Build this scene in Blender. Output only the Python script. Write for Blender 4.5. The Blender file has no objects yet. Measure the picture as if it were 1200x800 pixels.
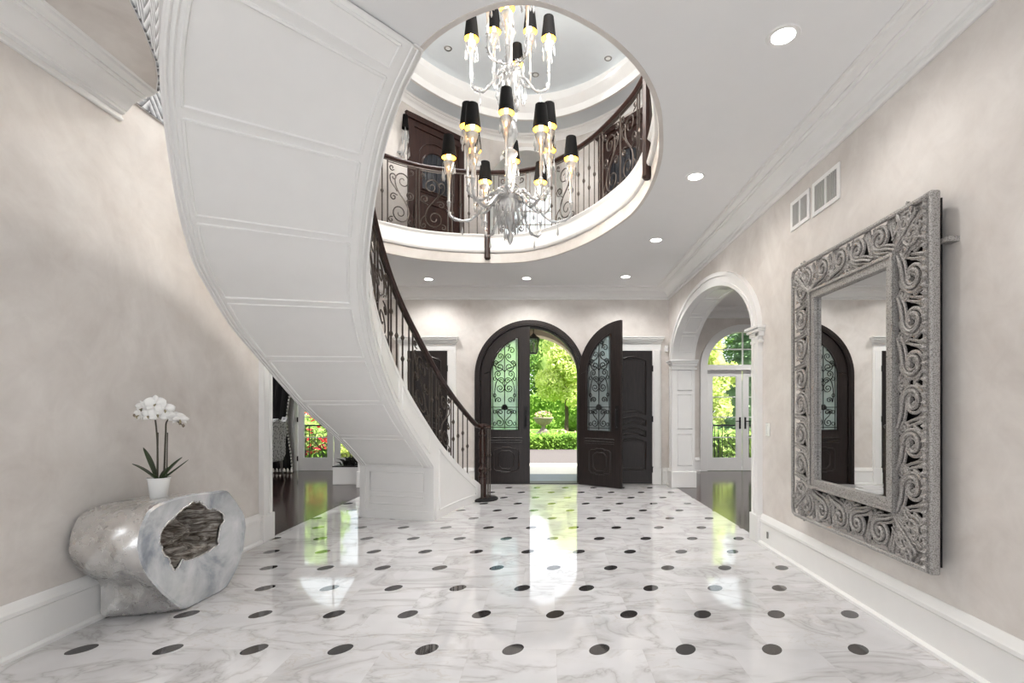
import bpy, math, random
from mathutils import Vector, Matrix
from mathutils.geometry import tessellate_polygon
random.seed(7)
PI = math.pi
scene = bpy.context.scene
COL = scene.collection
EYE = 1.27

# ------------------------------------------------------------------ helpers
def lin(r, g, b):
    f = lambda c: (c/255/12.92) if c/255 <= .04045 else ((c/255+.055)/1.055)**2.4
    return (f(r), f(g), f(b), 1)

class MB:
    """collects shapes and links them as one mesh object"""
    def __init__(s): s.v = []; s.f = []
    def add(s, vs, fs):
        b = len(s.v); s.v.extend([tuple(p) for p in vs]); s.f.extend([tuple(i+b for i in q) for q in fs])
    def box(s, x0, x1, y0, y1, z0, z1):
        s.add([(x0,y0,z0),(x1,y0,z0),(x1,y1,z0),(x0,y1,z0),(x0,y0,z1),(x1,y0,z1),(x1,y1,z1),(x0,y1,z1)],
              [(0,3,2,1),(4,5,6,7),(0,1,5,4),(1,2,6,5),(2,3,7,6),(3,0,4,7)])
    def tube(s, pts, r, n=8, closed=False, flat=1.0, up=None):
        pts = [Vector(p) for p in pts]; m = len(pts)
        if m < 2: return
        rs = r if isinstance(r, (list, tuple)) else [r]*m
        vs = []; prev = None
        for i, p in enumerate(pts):
            a = pts[i-1] if (i > 0 or closed) else p
            b = pts[(i+1) % m] if (i < m-1 or closed) else p
            t = (b-a)
            if t.length < 1e-9: t = Vector((0,0,1))
            t.normalize()
            if up is not None: nrm = Vector(up) - t*Vector(up).dot(t)
            elif prev is None:
                h = Vector((0,0,1)) if abs(t.z) < .9 else Vector((1,0,0)); nrm = h - t*h.dot(t)
            else: nrm = prev - t*prev.dot(t)
            if nrm.length < 1e-6: nrm = t.orthogonal()
            nrm.normalize(); prev = nrm; bi = t.cross(nrm)
            for k in range(n):
                a_ = 2*PI*(k+.5)/n
                vs.append(p + nrm*(math.cos(a_)*rs[i]*flat) + bi*(math.sin(a_)*rs[i]))
        fs = []
        for i in range(m if closed else m-1):
            j = (i+1) % m
            for k in range(n):
                k2 = (k+1) % n
                fs.append((i*n+k, i*n+k2, j*n+k2, j*n+k))
        if not closed:
            fs.append(tuple(range(n-1, -1, -1))); fs.append(tuple(range((m-1)*n, m*n)))
        s.add(vs, fs)
    def lathe(s, prof, c=(0,0,0), n=16, cap=True):
        vs = []; fs = []
        for r, z in prof:
            for k in range(n):
                a = 2*PI*k/n; vs.append((c[0]+r*math.cos(a), c[1]+r*math.sin(a), c[2]+z))
        m = len(prof)
        for i in range(m-1):
            for k in range(n):
                k2 = (k+1) % n; fs.append((i*n+k, i*n+k2, (i+1)*n+k2, (i+1)*n+k))
        if cap:
            fs.append(tuple(range(n-1,-1,-1))); fs.append(tuple(range((m-1)*n, m*n)))
        s.add(vs, fs)
    def plate(s, loops, fn, d0, d1):
        """flat plate with holes: loops[0] outer, others holes, 2D; fn(u, v, d) -> 3D"""
        flat = [p for l in loops for p in l]
        tri = tessellate_polygon([[Vector((p[0], p[1], 0)) for p in l] for l in loops])
        n = len(flat)
        vs = [fn(u, v, d0) for u, v in flat] + [fn(u, v, d1) for u, v in flat]
        fs = [tuple(t) for t in tri] + [tuple(i+n for i in reversed(t)) for t in tri]
        o = 0
        for l in loops:
            m = len(l)
            for i in range(m):
                j = (i+1) % m; fs.append((o+i, o+j, o+j+n, o+i+n))
            o += m
        s.add(vs, fs)
    def sweep(s, path, prof, closed=False, side=1):
        """moulding: path of plan points, profile of (out, z); out is measured to the left of travel times side"""
        m = len(path); P = [Vector((p[0], p[1])) for p in path]; vs = []; k = len(prof)
        for i in range(m):
            d = []
            if i > 0 or closed: d.append((P[i]-P[i-1]).normalized())
            if i < m-1 or closed: d.append((P[(i+1) % m]-P[i]).normalized())
            ns = [Vector((-q.y, q.x))*side for q in d]
            nn = ns[0] if len(ns) == 1 else (ns[0]+ns[1])
            nn.normalize(); sc = 1/max(.35, nn.dot(ns[0]))
            for o, z in prof: vs.append((P[i].x+nn.x*o*sc, P[i].y+nn.y*o*sc, z))
        fs = []
        for i in range(m if closed else m-1):
            j = (i+1) % m
            for q in range(k-1): fs.append((i*k+q, i*k+q+1, j*k+q+1, j*k+q))
        if not closed:
            fs.append(tuple(range(k))); fs.append(tuple(range((m-1)*k+k-1, (m-1)*k-1, -1)))
        s.add(vs, fs)
    def build(s, name, m, parent=None, world=False, ang=40, bevel=0, flat=False):
        off = Vector((0,0,0))
        if parent is not None and world:
            off = Vector(parent.location)
            if parent.parent is not None: off = off + Vector(parent.parent.location)
        me = bpy.data.meshes.new(name)
        me.from_pydata([(p[0]-off.x, p[1]-off.y, p[2]-off.z) for p in s.v], [], s.f)
        me.validate()
        import bmesh
        bm = bmesh.new(); bm.from_mesh(me); bmesh.ops.recalc_face_normals(bm, faces=bm.faces); bm.to_mesh(me); bm.free()
        if not flat:
            me.shade_smooth(); me.set_sharp_from_angle(angle=math.radians(ang))
        me.materials.append(m)
        o = bpy.data.objects.new(name, me); COL.objects.link(o)
        if parent is not None: o.parent = parent
        if bevel:
            b = o.modifiers.new('edge', 'BEVEL'); b.width = bevel; b.segments = 2; b.limit_method = 'ANGLE'
        return o

def tag(o, label, cat, group=None, kind=None):
    o['label'] = label; o['category'] = cat
    if group: o['group'] = group
    if kind: o['kind'] = kind
    return o
def thing(name, label, cat, loc=(0,0,0), rz=0, group=None, kind=None):
    o = bpy.data.objects.new(name, None); COL.objects.link(o); o.empty_display_size = .1
    o.location = loc; o.rotation_euler = (0,0,rz)
    return tag(o, label, cat, group, kind)
def struct(o, label, cat): return tag(o, label, cat, None, 'structure')

def bez(p0, p1, p2, p3, n=10):
    out = []
    for i in range(n+1):
        t = i/n; a=(1-t)**3; b=3*t*(1-t)**2; c=3*t*t*(1-t); d=t**3
        out.append(tuple(a*p0[k]+b*p1[k]+c*p2[k]+d*p3[k] for k in range(len(p0))))
    return out
def catmull(P, n=8, closed=False):
    P = [Vector(p) for p in P]; m = len(P); out = []
    for i in range(m if closed else m-1):
        b = P[i]; c = P[(i+1) % m]
        a = P[i-1] if (i > 0 or closed) else 2*b-c
        d = P[(i+2) % m] if (i+2 < m or closed) else 2*c-b
        for k in range(n):
            t = k/n
            out.append(.5*((2*b)+(c-a)*t+(2*a-5*b+4*c-d)*t*t+(3*b-a-3*c+d)*t**3))
    if not closed: out.append(P[-1])
    return out
def spiral(c, r, a, s, turns, rend=.18, n=26):
    """from the outer point (angle a) inward; s = +1 counter-clockwise"""
    out = []
    for i in range(n+1):
        t = i/n; rr = r*(1-t*(1-rend)); th = a+s*2*PI*turns*t
        out.append((c[0]+rr*math.cos(th), c[1]+rr*math.sin(th)))
    return out
def s_scroll(A, B, k=.45):
    """A, B = (centre, radius, outer angle deg, sense, turns): two spirals joined by one stroke"""
    a = spiral(A[0], A[1], math.radians(A[2]), A[3], A[4]); b = spiral(B[0], B[1], math.radians(B[2]), B[3], B[4])
    def tan(Q):
        th = math.radians(Q[2]); return (-Q[3]*math.sin(th), Q[3]*math.cos(th))
    tA = tan(A); tB = tan(B); p0 = a[0]; p3 = b[0]
    d = math.hypot(p3[0]-p0[0], p3[1]-p0[1])*k
    mid = bez(p0, (p0[0]-tA[0]*d, p0[1]-tA[1]*d), (p3[0]-tB[0]*d, p3[1]-tB[1]*d), p3, 12)
    return a[::-1]+mid[1:-1]+b
def branch(p0, d0, B, k=.5):
    b = spiral(B[0], B[1], math.radians(B[2]), B[3], B[4]); th = math.radians(B[2])
    tB = (-B[3]*math.sin(th), B[3]*math.cos(th)); p3 = b[0]; d = math.hypot(p3[0]-p0[0], p3[1]-p0[1])*k
    return bez(p0, (p0[0]+d0[0]*d, p0[1]+d0[1]*d), (p3[0]-tB[0]*d, p3[1]-tB[1]*d), p3, 8)[:-1]+b
def arch_loop(cx, half, zs, rise, z0, n=24):
    L = [(cx-half, z0)]
    for i in range(n+1):
        a = PI-PI*i/n; L.append((cx+half*math.cos(a), zs+rise*math.sin(a)))
    L.append((cx+half, z0)); return L

# ------------------------------------------------------------------ materials
class NT:
    def __init__(s, name):
        s.m = bpy.data.materials.new(name); s.m.use_nodes = True; s.t = s.m.node_tree
        s.b = s.t.nodes['Principled BSDF']; s.out = s.t.nodes['Material Output']
    def n(s, ty, **kw):
        x = s.t.nodes.new(ty)
        for k, v in kw.items(): setattr(x, k, v)
        return x
    def l(s, a, b): s.t.links.new(a, b)
    def val(s, sock, v):
        if hasattr(v, 'links'): s.l(v, sock)
        else: sock.default_value = v
    def math(s, op, a, b=0.0, c=None):
        x = s.n('ShaderNodeMath', operation=op); s.val(x.inputs[0], a); s.val(x.inputs[1], b)
        if c is not None: s.val(x.inputs[2], c)
        return x.outputs[0]
    def ramp(s, fac, stops, interp='LINEAR'):
        r = s.n('ShaderNodeValToRGB'); r.color_ramp.interpolation = interp
        e = r.color_ramp.elements
        while len(e) < len(stops): e.new(.5)
        for x, (p, c) in zip(e, stops): x.position = p; x.color = c
        s.val(r.inputs[0], fac); return r.outputs[0]
    def mix(s, fac, a, b):
        x = s.n('ShaderNodeMix', data_type='RGBA'); s.val(x.inputs[0], fac); s.val(x.inputs[6], a); s.val(x.inputs[7], b)
        return x.outputs[2]
    def noise(s, vec, scale, detail=4, rough=.55, dist=0):
        x = s.n('ShaderNodeTexNoise'); x.inputs['Scale'].default_value = scale; x.inputs['Detail'].default_value = detail
        x.inputs['Roughness'].default_value = rough; x.inputs['Distortion'].default_value = dist
        if vec is not None: s.l(vec, x.inputs['Vector'])
        return x.outputs[0]
    def bump(s, h, strength=.2, dist=.01):
        x = s.n('ShaderNodeBump'); x.inputs['Strength'].default_value = strength; x.inputs['Distance'].default_value = dist
        s.l(h, x.inputs['Height']); s.l(x.outputs[0], s.b.inputs['Normal'])
    def pos(s): return s.n('ShaderNodeNewGeometry').outputs['Position']
    def obj(s): return s.n('ShaderNodeTexCoord').outputs['Object']
    def set(s, color=None, rough=None, metal=None, spec=None, **kw):
        if color is not None: s.val(s.b.inputs['Base Color'], color)
        if rough is not None: s.val(s.b.inputs['Roughness'], rough)
        if metal is not None: s.b.inputs['Metallic'].default_value = metal
        if spec is not None: s.b.inputs['Specular IOR Level'].default_value = spec
        for k, v in kw.items(): s.b.inputs[k.replace('_', ' ')].default_value = v
        return s.m
def plain(name, c, rough=.5, metal=0, spec=.5, var=0.0, scale=8, bump=0):
    t = NT(name); v = t.obj(); n = t.noise(v, scale)
    d = tuple(max(0, x*(1-var)) for x in c[:3])+(1,)
    t.set(t.ramp(n, [(.3, d), (.7, c)]), rough, metal, spec)
    if bump: t.bump(n, bump, .01)
    return t.m

def m_plaster(name, c1, c2):
    t = NT(name); p = t.pos(); a = t.noise(p, .9, 5, .6, 1.2); b = t.noise(p, 5, 6, .65, .6)
    f = t.math('ADD', t.math('MULTIPLY', a, .65), t.math('MULTIPLY', b, .35))
    t.set(t.ramp(f, [(.36, c1), (.62, c2)]), .55, spec=.25); t.bump(b, .06, .01); return t.m
PLASTER = m_plaster('venetian_plaster', lin(207,200,194), lin(228,223,218))
WHITE = plain('white_paint', lin(240,239,237), .35, var=.02)
CEIL = plain('ceiling_paint', lin(240,240,240), .7, spec=.2, var=.01)
CEILUP = plain('upper_ceiling_paint', lin(232,238,242), .7, spec=.2, var=.02)
def m_marble():
    t = NT('calacatta_marble'); p = t.pos(); sx = t.n('ShaderNodeSeparateXYZ'); t.l(p, sx.inputs[0]); X, Y = sx.outputs[0], sx.outputs[1]
    v = t.math('DIVIDE', t.math('SUBTRACT', Y, 2.661), .4555); n = t.math('ROUND', v)
    fv = t.math('MULTIPLY', t.math('SUBTRACT', v, n), .4555)
    odd = t.math('ABSOLUTE', t.math('MODULO', n, 2.0))
    u = t.math('SUBTRACT', t.math('DIVIDE', t.math('ADD', X, .188), .456), t.math('MULTIPLY', odd, .5))
    fu = t.math('MULTIPLY', t.math('SUBTRACT', u, t.math('ROUND', u)), .456)
    q = t.math('ADD', t.math('MULTIPLY', t.math('MULTIPLY', fu, fu), 359.8), t.math('MULTIPLY', t.math('MULTIPLY', fv, fv), 299.9))
    q = t.math('SUBTRACT', q, t.math('MULTIPLY', t.math('MULTIPLY', fu, fv), 225.4))
    dot = t.math('LESS_THAN', q, 1.0)
    # tiles between the rows: joints along the rows and from dot to dot
    row = t.math('FLOOR', v); ro = t.math('ABSOLUTE', t.math('MODULO', row, 2.0))
    ut = t.math('SUBTRACT', t.math('DIVIDE', t.math('ADD', X, .188), .456), t.math('MULTIPLY', ro, .5))
    col = t.math('FLOOR', ut)
    j1 = t.math('LESS_THAN', t.math('ABSOLUTE', fv), .0012)
    j2 = t.math('LESS_THAN', t.math('ABSOLUTE', t.math('MULTIPLY', t.math('SUBTRACT', ut, t.math('ROUND', ut)), .456)), .0012)
    joint = t.math('MULTIPLY', t.math('MAXIMUM', j1, j2), .16)
    cb = t.n('ShaderNodeCombineXYZ'); t.l(row, cb.inputs[0]); t.l(col, cb.inputs[1])
    wn = t.n('ShaderNodeTexWhiteNoise'); t.l(cb.outputs[0], wn.inputs[0])
    sc = t.n('ShaderNodeVectorMath', operation='MULTIPLY_ADD'); t.l(wn.outputs[1], sc.inputs[0]); sc.inputs[1].default_value = (.5,.5,9); t.l(p, sc.inputs[2])
    tp = sc.outputs[0]
    mp = t.n('ShaderNodeMapping'); mp.inputs['Rotation'].default_value = (0,0,.65); mp.inputs['Scale'].default_value = (1,2.1,1); t.l(tp, mp.inputs[0])
    nz = t.noise(mp.outputs[0], 1.15, 5, .55, 1.1)
    vein = t.ramp(t.math('ABSOLUTE', t.math('SUBTRACT', nz, .5)), [(0, (1,1,1,1)), (.010, (.5,.5,.5,1)), (.06, (0,0,0,1))])
    nz2 = t.noise(mp.outputs[0], 2.3, 5, .6, 1.3)
    vein2 = t.ramp(t.math('ABSOLUTE', t.math('SUBTRACT', nz2, .47)), [(0, (.6,.6,.6,1)), (.02, (0,0,0,1))])
    mask = t.ramp(t.noise(tp, 1.3, 2), [(.42, (0,0,0,1)), (.62, (1,1,1,1))])
    cloud = t.ramp(t.noise(tp, 2.2, 3), [(.3, lin(200,199,200)), (.7, lin(219,218,219))])
    c = t.mix(t.math('MULTIPLY', vein, .6), cloud, lin(156,151,149))
    c = t.mix(t.math('MULTIPLY', t.math('MULTIPLY', vein2, mask), .6), c, lin(178,166,150))
    c = t.mix(joint, c, lin(150,146,142))
    dk = t.ramp(t.noise(p, 30, 4), [(.3, lin(34,33,34)), (.75, lin(62,60,60))])
    c = t.mix(dot, c, dk)
    t.set(c, .045, spec=.8); return t.m
MARBLE = m_marble()
def m_planks():
    t = NT('dark_oak_planks'); p = t.pos(); mp = t.n('ShaderNodeMapping'); mp.inputs['Rotation'].default_value = (0,0,.78); t.l(p, mp.inputs[0])
    br = t.n('ShaderNodeTexBrick'); t.l(mp.outputs[0], br.inputs[0]); br.inputs['Scale'].default_value = 1
    br.inputs['Brick Width'].default_value = 1.5; br.inputs['Row Height'].default_value = .12; br.inputs['Mortar Size'].default_value = .0025
    br.inputs[1].default_value = lin(70,50,46); br.inputs[2].default_value = lin(52,37,35); br.inputs[3].default_value = lin(24,18,18)
    st = t.n('ShaderNodeMapping'); st.inputs['Scale'].default_value = (3,40,1); t.l(mp.outputs[0], st.inputs[0])
    g = t.noise(st.outputs[0], 1.2, 4)
    c = t.mix(t.math('MULTIPLY', g, .6), br.outputs[0], lin(38,27,26))
    t.set(c, .13, spec=.8); t.bump(g, .06, .004); return t.m
PLANKS = m_planks()
def m_wood(name, c1, c2, rough):
    t = NT(name); v = t.obj(); mp = t.n('ShaderNodeMapping'); mp.inputs['Scale'].default_value = (22,22,2.2); t.l(v, mp.inputs[0])
    g = t.noise(mp.outputs[0], 1.6, 5, .6, .8); t.set(t.ramp(g, [(.3, c1), (.7, c2)]), rough, spec=.4); t.bump(g, .12, .004); return t.m
DARKDOOR = m_wood('espresso_wood', lin(24,19,18), lin(42,33,31), .38)
MAHOG = m_wood('mahogany', lin(36,22,19), lin(62,38,32), .33)
IRON = plain('bronzed_iron', lin(88,79,73), .38, .6, var=.35, scale=25)
BLACKIRON = plain('black_iron', lin(28,27,28), .5, .3, var=.3, scale=25)
STEEL = plain('satin_nickel', lin(150,148,145), .3, 1, var=.1)
def m_silver():
    t = NT('silver_leaf'); v = t.obj(); n = t.noise(v, 3, 5, .6, .8); n2 = t.noise(v, 14, 4, .6, .4)
    c = t.ramp(n, [(.3, lin(190,187,184)), (.5, lin(222,220,218)), (.75, lin(236,234,232))])
    t.set(c, t.math('ADD', t.math('MULTIPLY', n2, .3), .12), .88); t.bump(n2, .10, .02); return t.m
SILVER = m_silver()
def m_silverf():
    t = NT('silver_cut_face'); v = t.obj(); n = t.noise(v, 4, 5, .6, .6)
    t.set(t.ramp(n, [(.32, lin(150,158,168)), (.48, lin(208,211,215)), (.68, lin(238,239,240))]), .24, .65); t.bump(t.noise(v, 14, 4), .08, .01); return t.m
SILVERF = m_silverf()
def m_bark():
    t = NT('gilded_bark'); v = t.obj(); mp = t.n('ShaderNodeMapping'); mp.inputs['Scale'].default_value = (3,3,12); t.l(v, mp.inputs[0])
    n = t.noise(mp.outputs[0], 2.2, 8, .7, 2.0)
    t.set(t.ramp(n, [(.36, lin(70,62,56)), (.47, lin(160,149,138)), (.6, lin(244,240,234))]), .32, .5); t.bump(n, 1.0, .05); return t.m
BARK = m_bark()
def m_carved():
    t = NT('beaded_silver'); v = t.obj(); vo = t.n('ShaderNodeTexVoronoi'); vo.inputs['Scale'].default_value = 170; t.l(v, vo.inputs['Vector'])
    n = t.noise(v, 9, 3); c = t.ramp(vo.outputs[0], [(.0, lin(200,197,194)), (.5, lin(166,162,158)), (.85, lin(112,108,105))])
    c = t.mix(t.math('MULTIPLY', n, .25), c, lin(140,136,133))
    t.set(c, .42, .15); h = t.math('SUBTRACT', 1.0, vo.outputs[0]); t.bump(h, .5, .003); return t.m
CARVED = m_carved()
MIRROR = NT('mirror_glass').set((.9,.91,.91,1), .0, 1.0)
def m_clear(name, tint, rough, fac):
    t = NT(name); t.t.nodes.remove(t.b)
    tr = t.n('ShaderNodeBsdfTransparent'); tr.inputs[0].default_value = tint
    gl = t.n('ShaderNodeBsdfGlossy'); gl.inputs[1].default_value = rough; gl.inputs[0].default_value = (.95,.98,1,1)
    fr = t.n('ShaderNodeFresnel'); fr.inputs[0].default_value = 1.45
    mx = t.n('ShaderNodeMixShader'); t.l(t.math('MULTIPLY', fr.outputs[0], fac), mx.inputs[0]); t.l(tr.outputs[0], mx.inputs[1]); t.l(gl.outputs[0], mx.inputs[2])
    t.l(mx.outputs[0], t.out.inputs[0]); return t.m
GLASS = m_clear('window_glass', (.97,.99,.98,1), .0, .8)
def m_seedy():
    t = NT('seedy_door_glass'); t.t.nodes.remove(t.b); v = t.obj()
    rf = t.n('ShaderNodeBsdfRefraction'); rf.inputs[0].default_value = (.76,.96,.99,1); rf.inputs[1].default_value = .22; rf.inputs[2].default_value = 1.15
    tr = t.n('ShaderNodeBsdfTransparent'); tr.inputs[0].default_value = (.76,.97,1,1)
    df = t.n('ShaderNodeBsdfTranslucent'); df.inputs[0].default_value = (.9,.97,.95,1)
    d2 = t.n('ShaderNodeBsdfDiffuse'); d2.inputs[0].default_value = (.95,.96,.96,1)
    gl = t.n('ShaderNodeBsdfGlossy'); gl.inputs[1].default_value = .08
    b = t.n('ShaderNodeBump'); b.inputs['Strength'].default_value = .5; b.inputs['Distance'].default_value = .01
    t.l(t.noise(v, 26, 3), b.inputs['Height']); t.l(b.outputs[0], rf.inputs['Normal'])
    def mx(f, a, c):
        x = t.n('ShaderNodeMixShader'); x.inputs[0].default_value = f; t.l(a.outputs[0], x.inputs[1]); t.l(c.outputs[0], x.inputs[2]); return x
    o = mx(.45, rf, tr); o = mx(.32, o, mx(.5, df, d2)); o = mx(.06, o, gl); t.l(o.outputs[0], t.out.inputs[0]); return t.m
SEEDY = m_seedy()
def m_crystal():
    t = NT('cut_crystal'); t.t.nodes.remove(t.b)
    tr = t.n('ShaderNodeBsdfTransparent'); tr.inputs[0].default_value = (.96,.97,.98,1)
    gl = t.n('ShaderNodeBsdfGlossy'); gl.inputs[1].default_value = .08
    df = t.n('ShaderNodeBsdfTranslucent'); df.inputs[0].default_value = (.97,.97,.97,1)
    d2 = t.n('ShaderNodeBsdfDiffuse'); d2.inputs[0].default_value = (.95,.95,.95,1)
    fr = t.n('ShaderNodeFresnel'); fr.inputs[0].default_value = 1.7
    def mx(f, a, c):
        x = t.n('ShaderNodeMixShader'); t.val(x.inputs[0], f); t.l(a.outputs[0], x.inputs[1]); t.l(c.outputs[0], x.inputs[2]); return x
    o = mx(.52, tr, mx(.45, df, d2)); o = mx(t.math('ADD', fr.outputs[0], .08), o, gl); t.l(o.outputs[0], t.out.inputs[0]); return t.m
CRYSTAL = m_crystal()
SHADE = plain('black_silk', lin(8,7,7), .8, 0, .12, var=.2, scale=30)
GOLD = NT('gold_lining').set(lin(232,190,92), .45, .3)
def emis(name, c, s):
    t = NT(name); t.set(c, .5); t.b.inputs['Emission Color'].default_value = c; t.b.inputs['Emission Strength'].default_value = s; return t.m
BULB = emis('warm_bulb', (1,.72,.34,1), 60)
LED = emis('downlight_lens', (1,.97,.92,1), 9)
CERAMIC = plain('white_ceramic', lin(240,240,238), .2, var=.01)
PETAL = plain('orchid_petal', lin(247,246,243), .5, var=.03)
STEM = plain('orchid_stem', lin(62,56,38), .5, var=.3)
OLEAF = plain('orchid_leaf', lin(52,68,36), .35, var=.3)
CURTAIN = plain('black_velvet', lin(18,16,17), .8, var=.3)
TASSEL = plain('ivory_tassel', lin(225,222,216), .7, var=.1)
def m_check():
    t = NT('woven_grey_fabric'); v = t.obj(); vo = t.n('ShaderNodeTexVoronoi'); vo.inputs['Scale'].default_value = 26; t.l(v, vo.inputs['Vector'])
    t.set(t.ramp(vo.outputs[0], [(.2, lin(96,98,102)), (.55, lin(190,192,194))]), .6); return t.m
CHAIRF = m_check()
def m_herring():
    t = NT('herringbone_mosaic'); p = t.pos(); sx = t.n('ShaderNodeSeparateXYZ'); t.l(p, sx.inputs[0])
    k = t.math('ABSOLUTE', t.math('SUBTRACT', t.math('FRACT', t.math('MULTIPLY', sx.outputs[1], 4.5)), .5))
    z = t.math('FRACT', t.math('MULTIPLY', t.math('ADD', sx.outputs[2], t.math('MULTIPLY', k, .30)), 13))
    n = t.noise(p, 26, 3)
    c = t.ramp(t.math('ADD', z, t.math('MULTIPLY', t.math('SUBTRACT', n, .5), .9)), [(.15, lin(70,72,78)), (.5, lin(150,154,160)), (.85, lin(205,207,210))])
    t.set(c, .4, 0); return t.m
HERR = m_herring()
GRAVEL = plain('paved_drive', lin(78,72,73), .8, var=.25, scale=60, bump=.3)
STONE = plain('porch_stone', lin(222,217,208), .6, var=.08, scale=20)
SLATE = plain('porch_slate', lin(100,110,128), .5, var=.12, scale=10)
URNST = plain('urn_stone', lin(140,130,122), .8, var=.25, scale=14)
STUCCO = plain('stucco', lin(206,194,176), .8, var=.08, scale=6)
LAWN = plain('lawn_green', lin(104,136,50), .9, var=.3, scale=3, bump=.3)
def m_leaf(name, c1, c2):
    t = NT(name); t.t.nodes.remove(t.b); p = t.pos()
    n = t.ramp(t.noise(p, 2.6, 4), [(.3, c1), (.68, c2)])
    d = t.n('ShaderNodeBsdfDiffuse'); s = t.n('ShaderNodeBsdfTranslucent'); t.l(n, d.inputs[0]); t.l(n, s.inputs[0])
    x = t.n('ShaderNodeMixShader'); x.inputs[0].default_value = .42; t.l(d.outputs[0], x.inputs[1]); t.l(s.outputs[0], x.inputs[2]); t.l(x.outputs[0], t.out.inputs[0]); return t.m
LEAFY = m_leaf('yellow_green_leaves', lin(186,202,108), lin(226,234,164))
LEAFM = m_leaf('mid_green_leaves', lin(124,156,84), lin(178,202,122))
LEAFD = m_leaf('dark_green_leaves', lin(56,88,42), lin(106,142,70))
SPRUCE = m_leaf('blue_spruce_needles', lin(70,100,72), lin(140,166,128))
BOX = m_leaf('boxwood_leaves', lin(92,132,56), lin(156,192,92))
RED = m_leaf('red_blossom', lin(190,30,44), lin(226,78,92))
PINK = m_leaf('pink_blossom', lin(196,150,140), lin(224,190,180))
TRUNK = plain('tree_bark', lin(78,66,54), .9, var=.4, scale=12, bump=.4)

# ------------------------------------------------------------------ room constants
XL, XR, YF, ZC, ZU = -2.75, 2.03, 8.515, 3.30, 3.67
XRO, XLO = XR+.33, XL-.33
YB = -2.7
YN = 10.26              # facade of the side rooms
CX = -.3175             # axis of the front door

# ---- floors
def slab(name, x0, x1, y0, y1, z, m, label, th=.06):
    b = MB(); b.box(x0, x1, y0, y1, z-th, z); return struct(b.build(name, m), label, 'floor')
slab('floor', XL-.0, XR+.03, YB, YF+.02, 0, MARBLE, 'polished white veined marble floor with black oval insets')
slab('floor_right', XR+.03, 7.0, YB, YN+.12, 0, PLANKS, 'dark plank floor of the room beyond the right archway')
slab('floor_left', -7.6, XL, YB, YN+.12, 0, PLANKS, 'dark plank floor of the room beyond the left opening')

# ---- side walls with arched openings
ARY, ARH, ARZ, ARR = 6.53, 1.62, 2.02, .78
def yz(x0, x1): return lambda u, v, d: (x0 if d == 0 else x1, u, v)
def side_wall(name, xa, xb, top, label):
    b = MB(); L = [(YB, 0)]+arch_loop(ARY, ARH, ARZ, ARR, 0)+[(YN+.3, 0), (YN+.3, top), (YB, top)]
    b.plate([L], yz(xa, xb), 0, 1); return struct(b.build(name, PLASTER, ang=30), label, 'wall')
side_wall('wall_right', XR, XRO, ZU, 'cream plaster wall with the white archway and carved mirror')
side_wall('wall_left', XL, XLO, ZU, 'beige plaster wall behind the silver console')
# ---- front wall with the arched entrance
DHALF, DSP, DR = .93, 1.84, .93
b = MB(); L = [(XL, 0)]+arch_loop(CX, DHALF-.01, DSP, DR-.01, 0, 40)+[(XR, 0), (XR, ZU), (XL, ZU)]
b.plate([L], lambda u, v, d: (u, YF+d, v), 0, .26); struct(b.build('wall_front', PLASTER, ang=30), 'cream plaster wall around the arched entrance doors', 'wall')
# ---- facades of the side rooms with french door openings
FRX, FLX, FH, FZ, FRISE = 3.98, -4.42, .80, 2.13, .76
def room_facade(name, x0, x1, cx, label):
    b = MB(); b.plate([[(x0, 0)]+arch_loop(cx, FH, FZ, FRISE, 0)+[(x1, 0), (x1, 3.4), (x0, 3.4)]], lambda u, v, d: (u, YN+d, v), 0, .28)
    struct(b.build(name, PLASTER, ang=30), label, 'wall')
room_facade('wall_right_front', XRO, 7.0, FRX, 'pale wall around the french doors of the right room')
room_facade('wall_left_front', -7.6, XLO, FLX, 'pale wall around the french doors of the left room')
b = MB(); b.box(7.0, 7.2, YB, YN+.3, 0, 3.4); struct(b.build('wall_right_end', PLASTER), 'end wall of the right side room', 'wall')
b = MB(); b.box(-7.8, -7.6, YB, YN+.3, 0, 3.4); struct(b.build('wall_left_end', PLASTER), 'end wall of the left side room', 'wall')
b = MB(); b.box(XRO, 7.2, YB, YN+.3, ZC, ZC+.2); struct(b.build('ceiling_right', CEIL), 'white ceiling of the right side room', 'ceiling')
b = MB(); b.box(-7.8, XLO, YB, YN+.3, ZC, ZC+.2); struct(b.build('ceiling_left', CEIL), 'white ceiling of the left side room', 'ceiling')

# ---- crown and baseboards
def crown(z): return [(0,z-.185),(.016,z-.185),(.022,z-.178),(.022,z-.165),(.012,z-.158),(.012,z-.145),(.035,z-.138),(.038,z-.125),(.05,z-.122),(.062,z-.105),(.085,z-.078),(.118,z-.06),(.15,z-.053),(.152,z-.043),(.172,z-.040),(.172,z-.028),(.20,z-.026),(.222,z-.018),(.23,z-.006),(.25,z-.006),(.25,z+.01),(0,z+.01)]
b = MB(); b.sweep([(XR, YB), (XR, YF), (XL, YF), (XL, 6.75)], crown(ZC)); struct(b.build('trim_1', WHITE, ang=25), 'white stepped crown moulding along the right and entrance walls', 'crown moulding')
b = MB(); b.sweep([(XL, YB), (XL, 3.23)], crown(ZC), side=-1); struct(b.build('trim_2', WHITE, ang=25), 'white crown moulding on the left wall ending beside the staircase', 'crown moulding')
b = MB(); b.sweep([(7.0, YN), (XRO, YN), (XRO, YB)], crown(ZC), side=1); struct(b.build('trim_3', WHITE, ang=25), 'white crown moulding in the room beyond the right arch', 'crown moulding')
BASE = [(0,0),(.034,0),(.034,.005),(.026,.02),(.026,.205),(.034,.215),(.034,.235),(.024,.245),(.018,.268),(.006,.28),(0,.28)]
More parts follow.
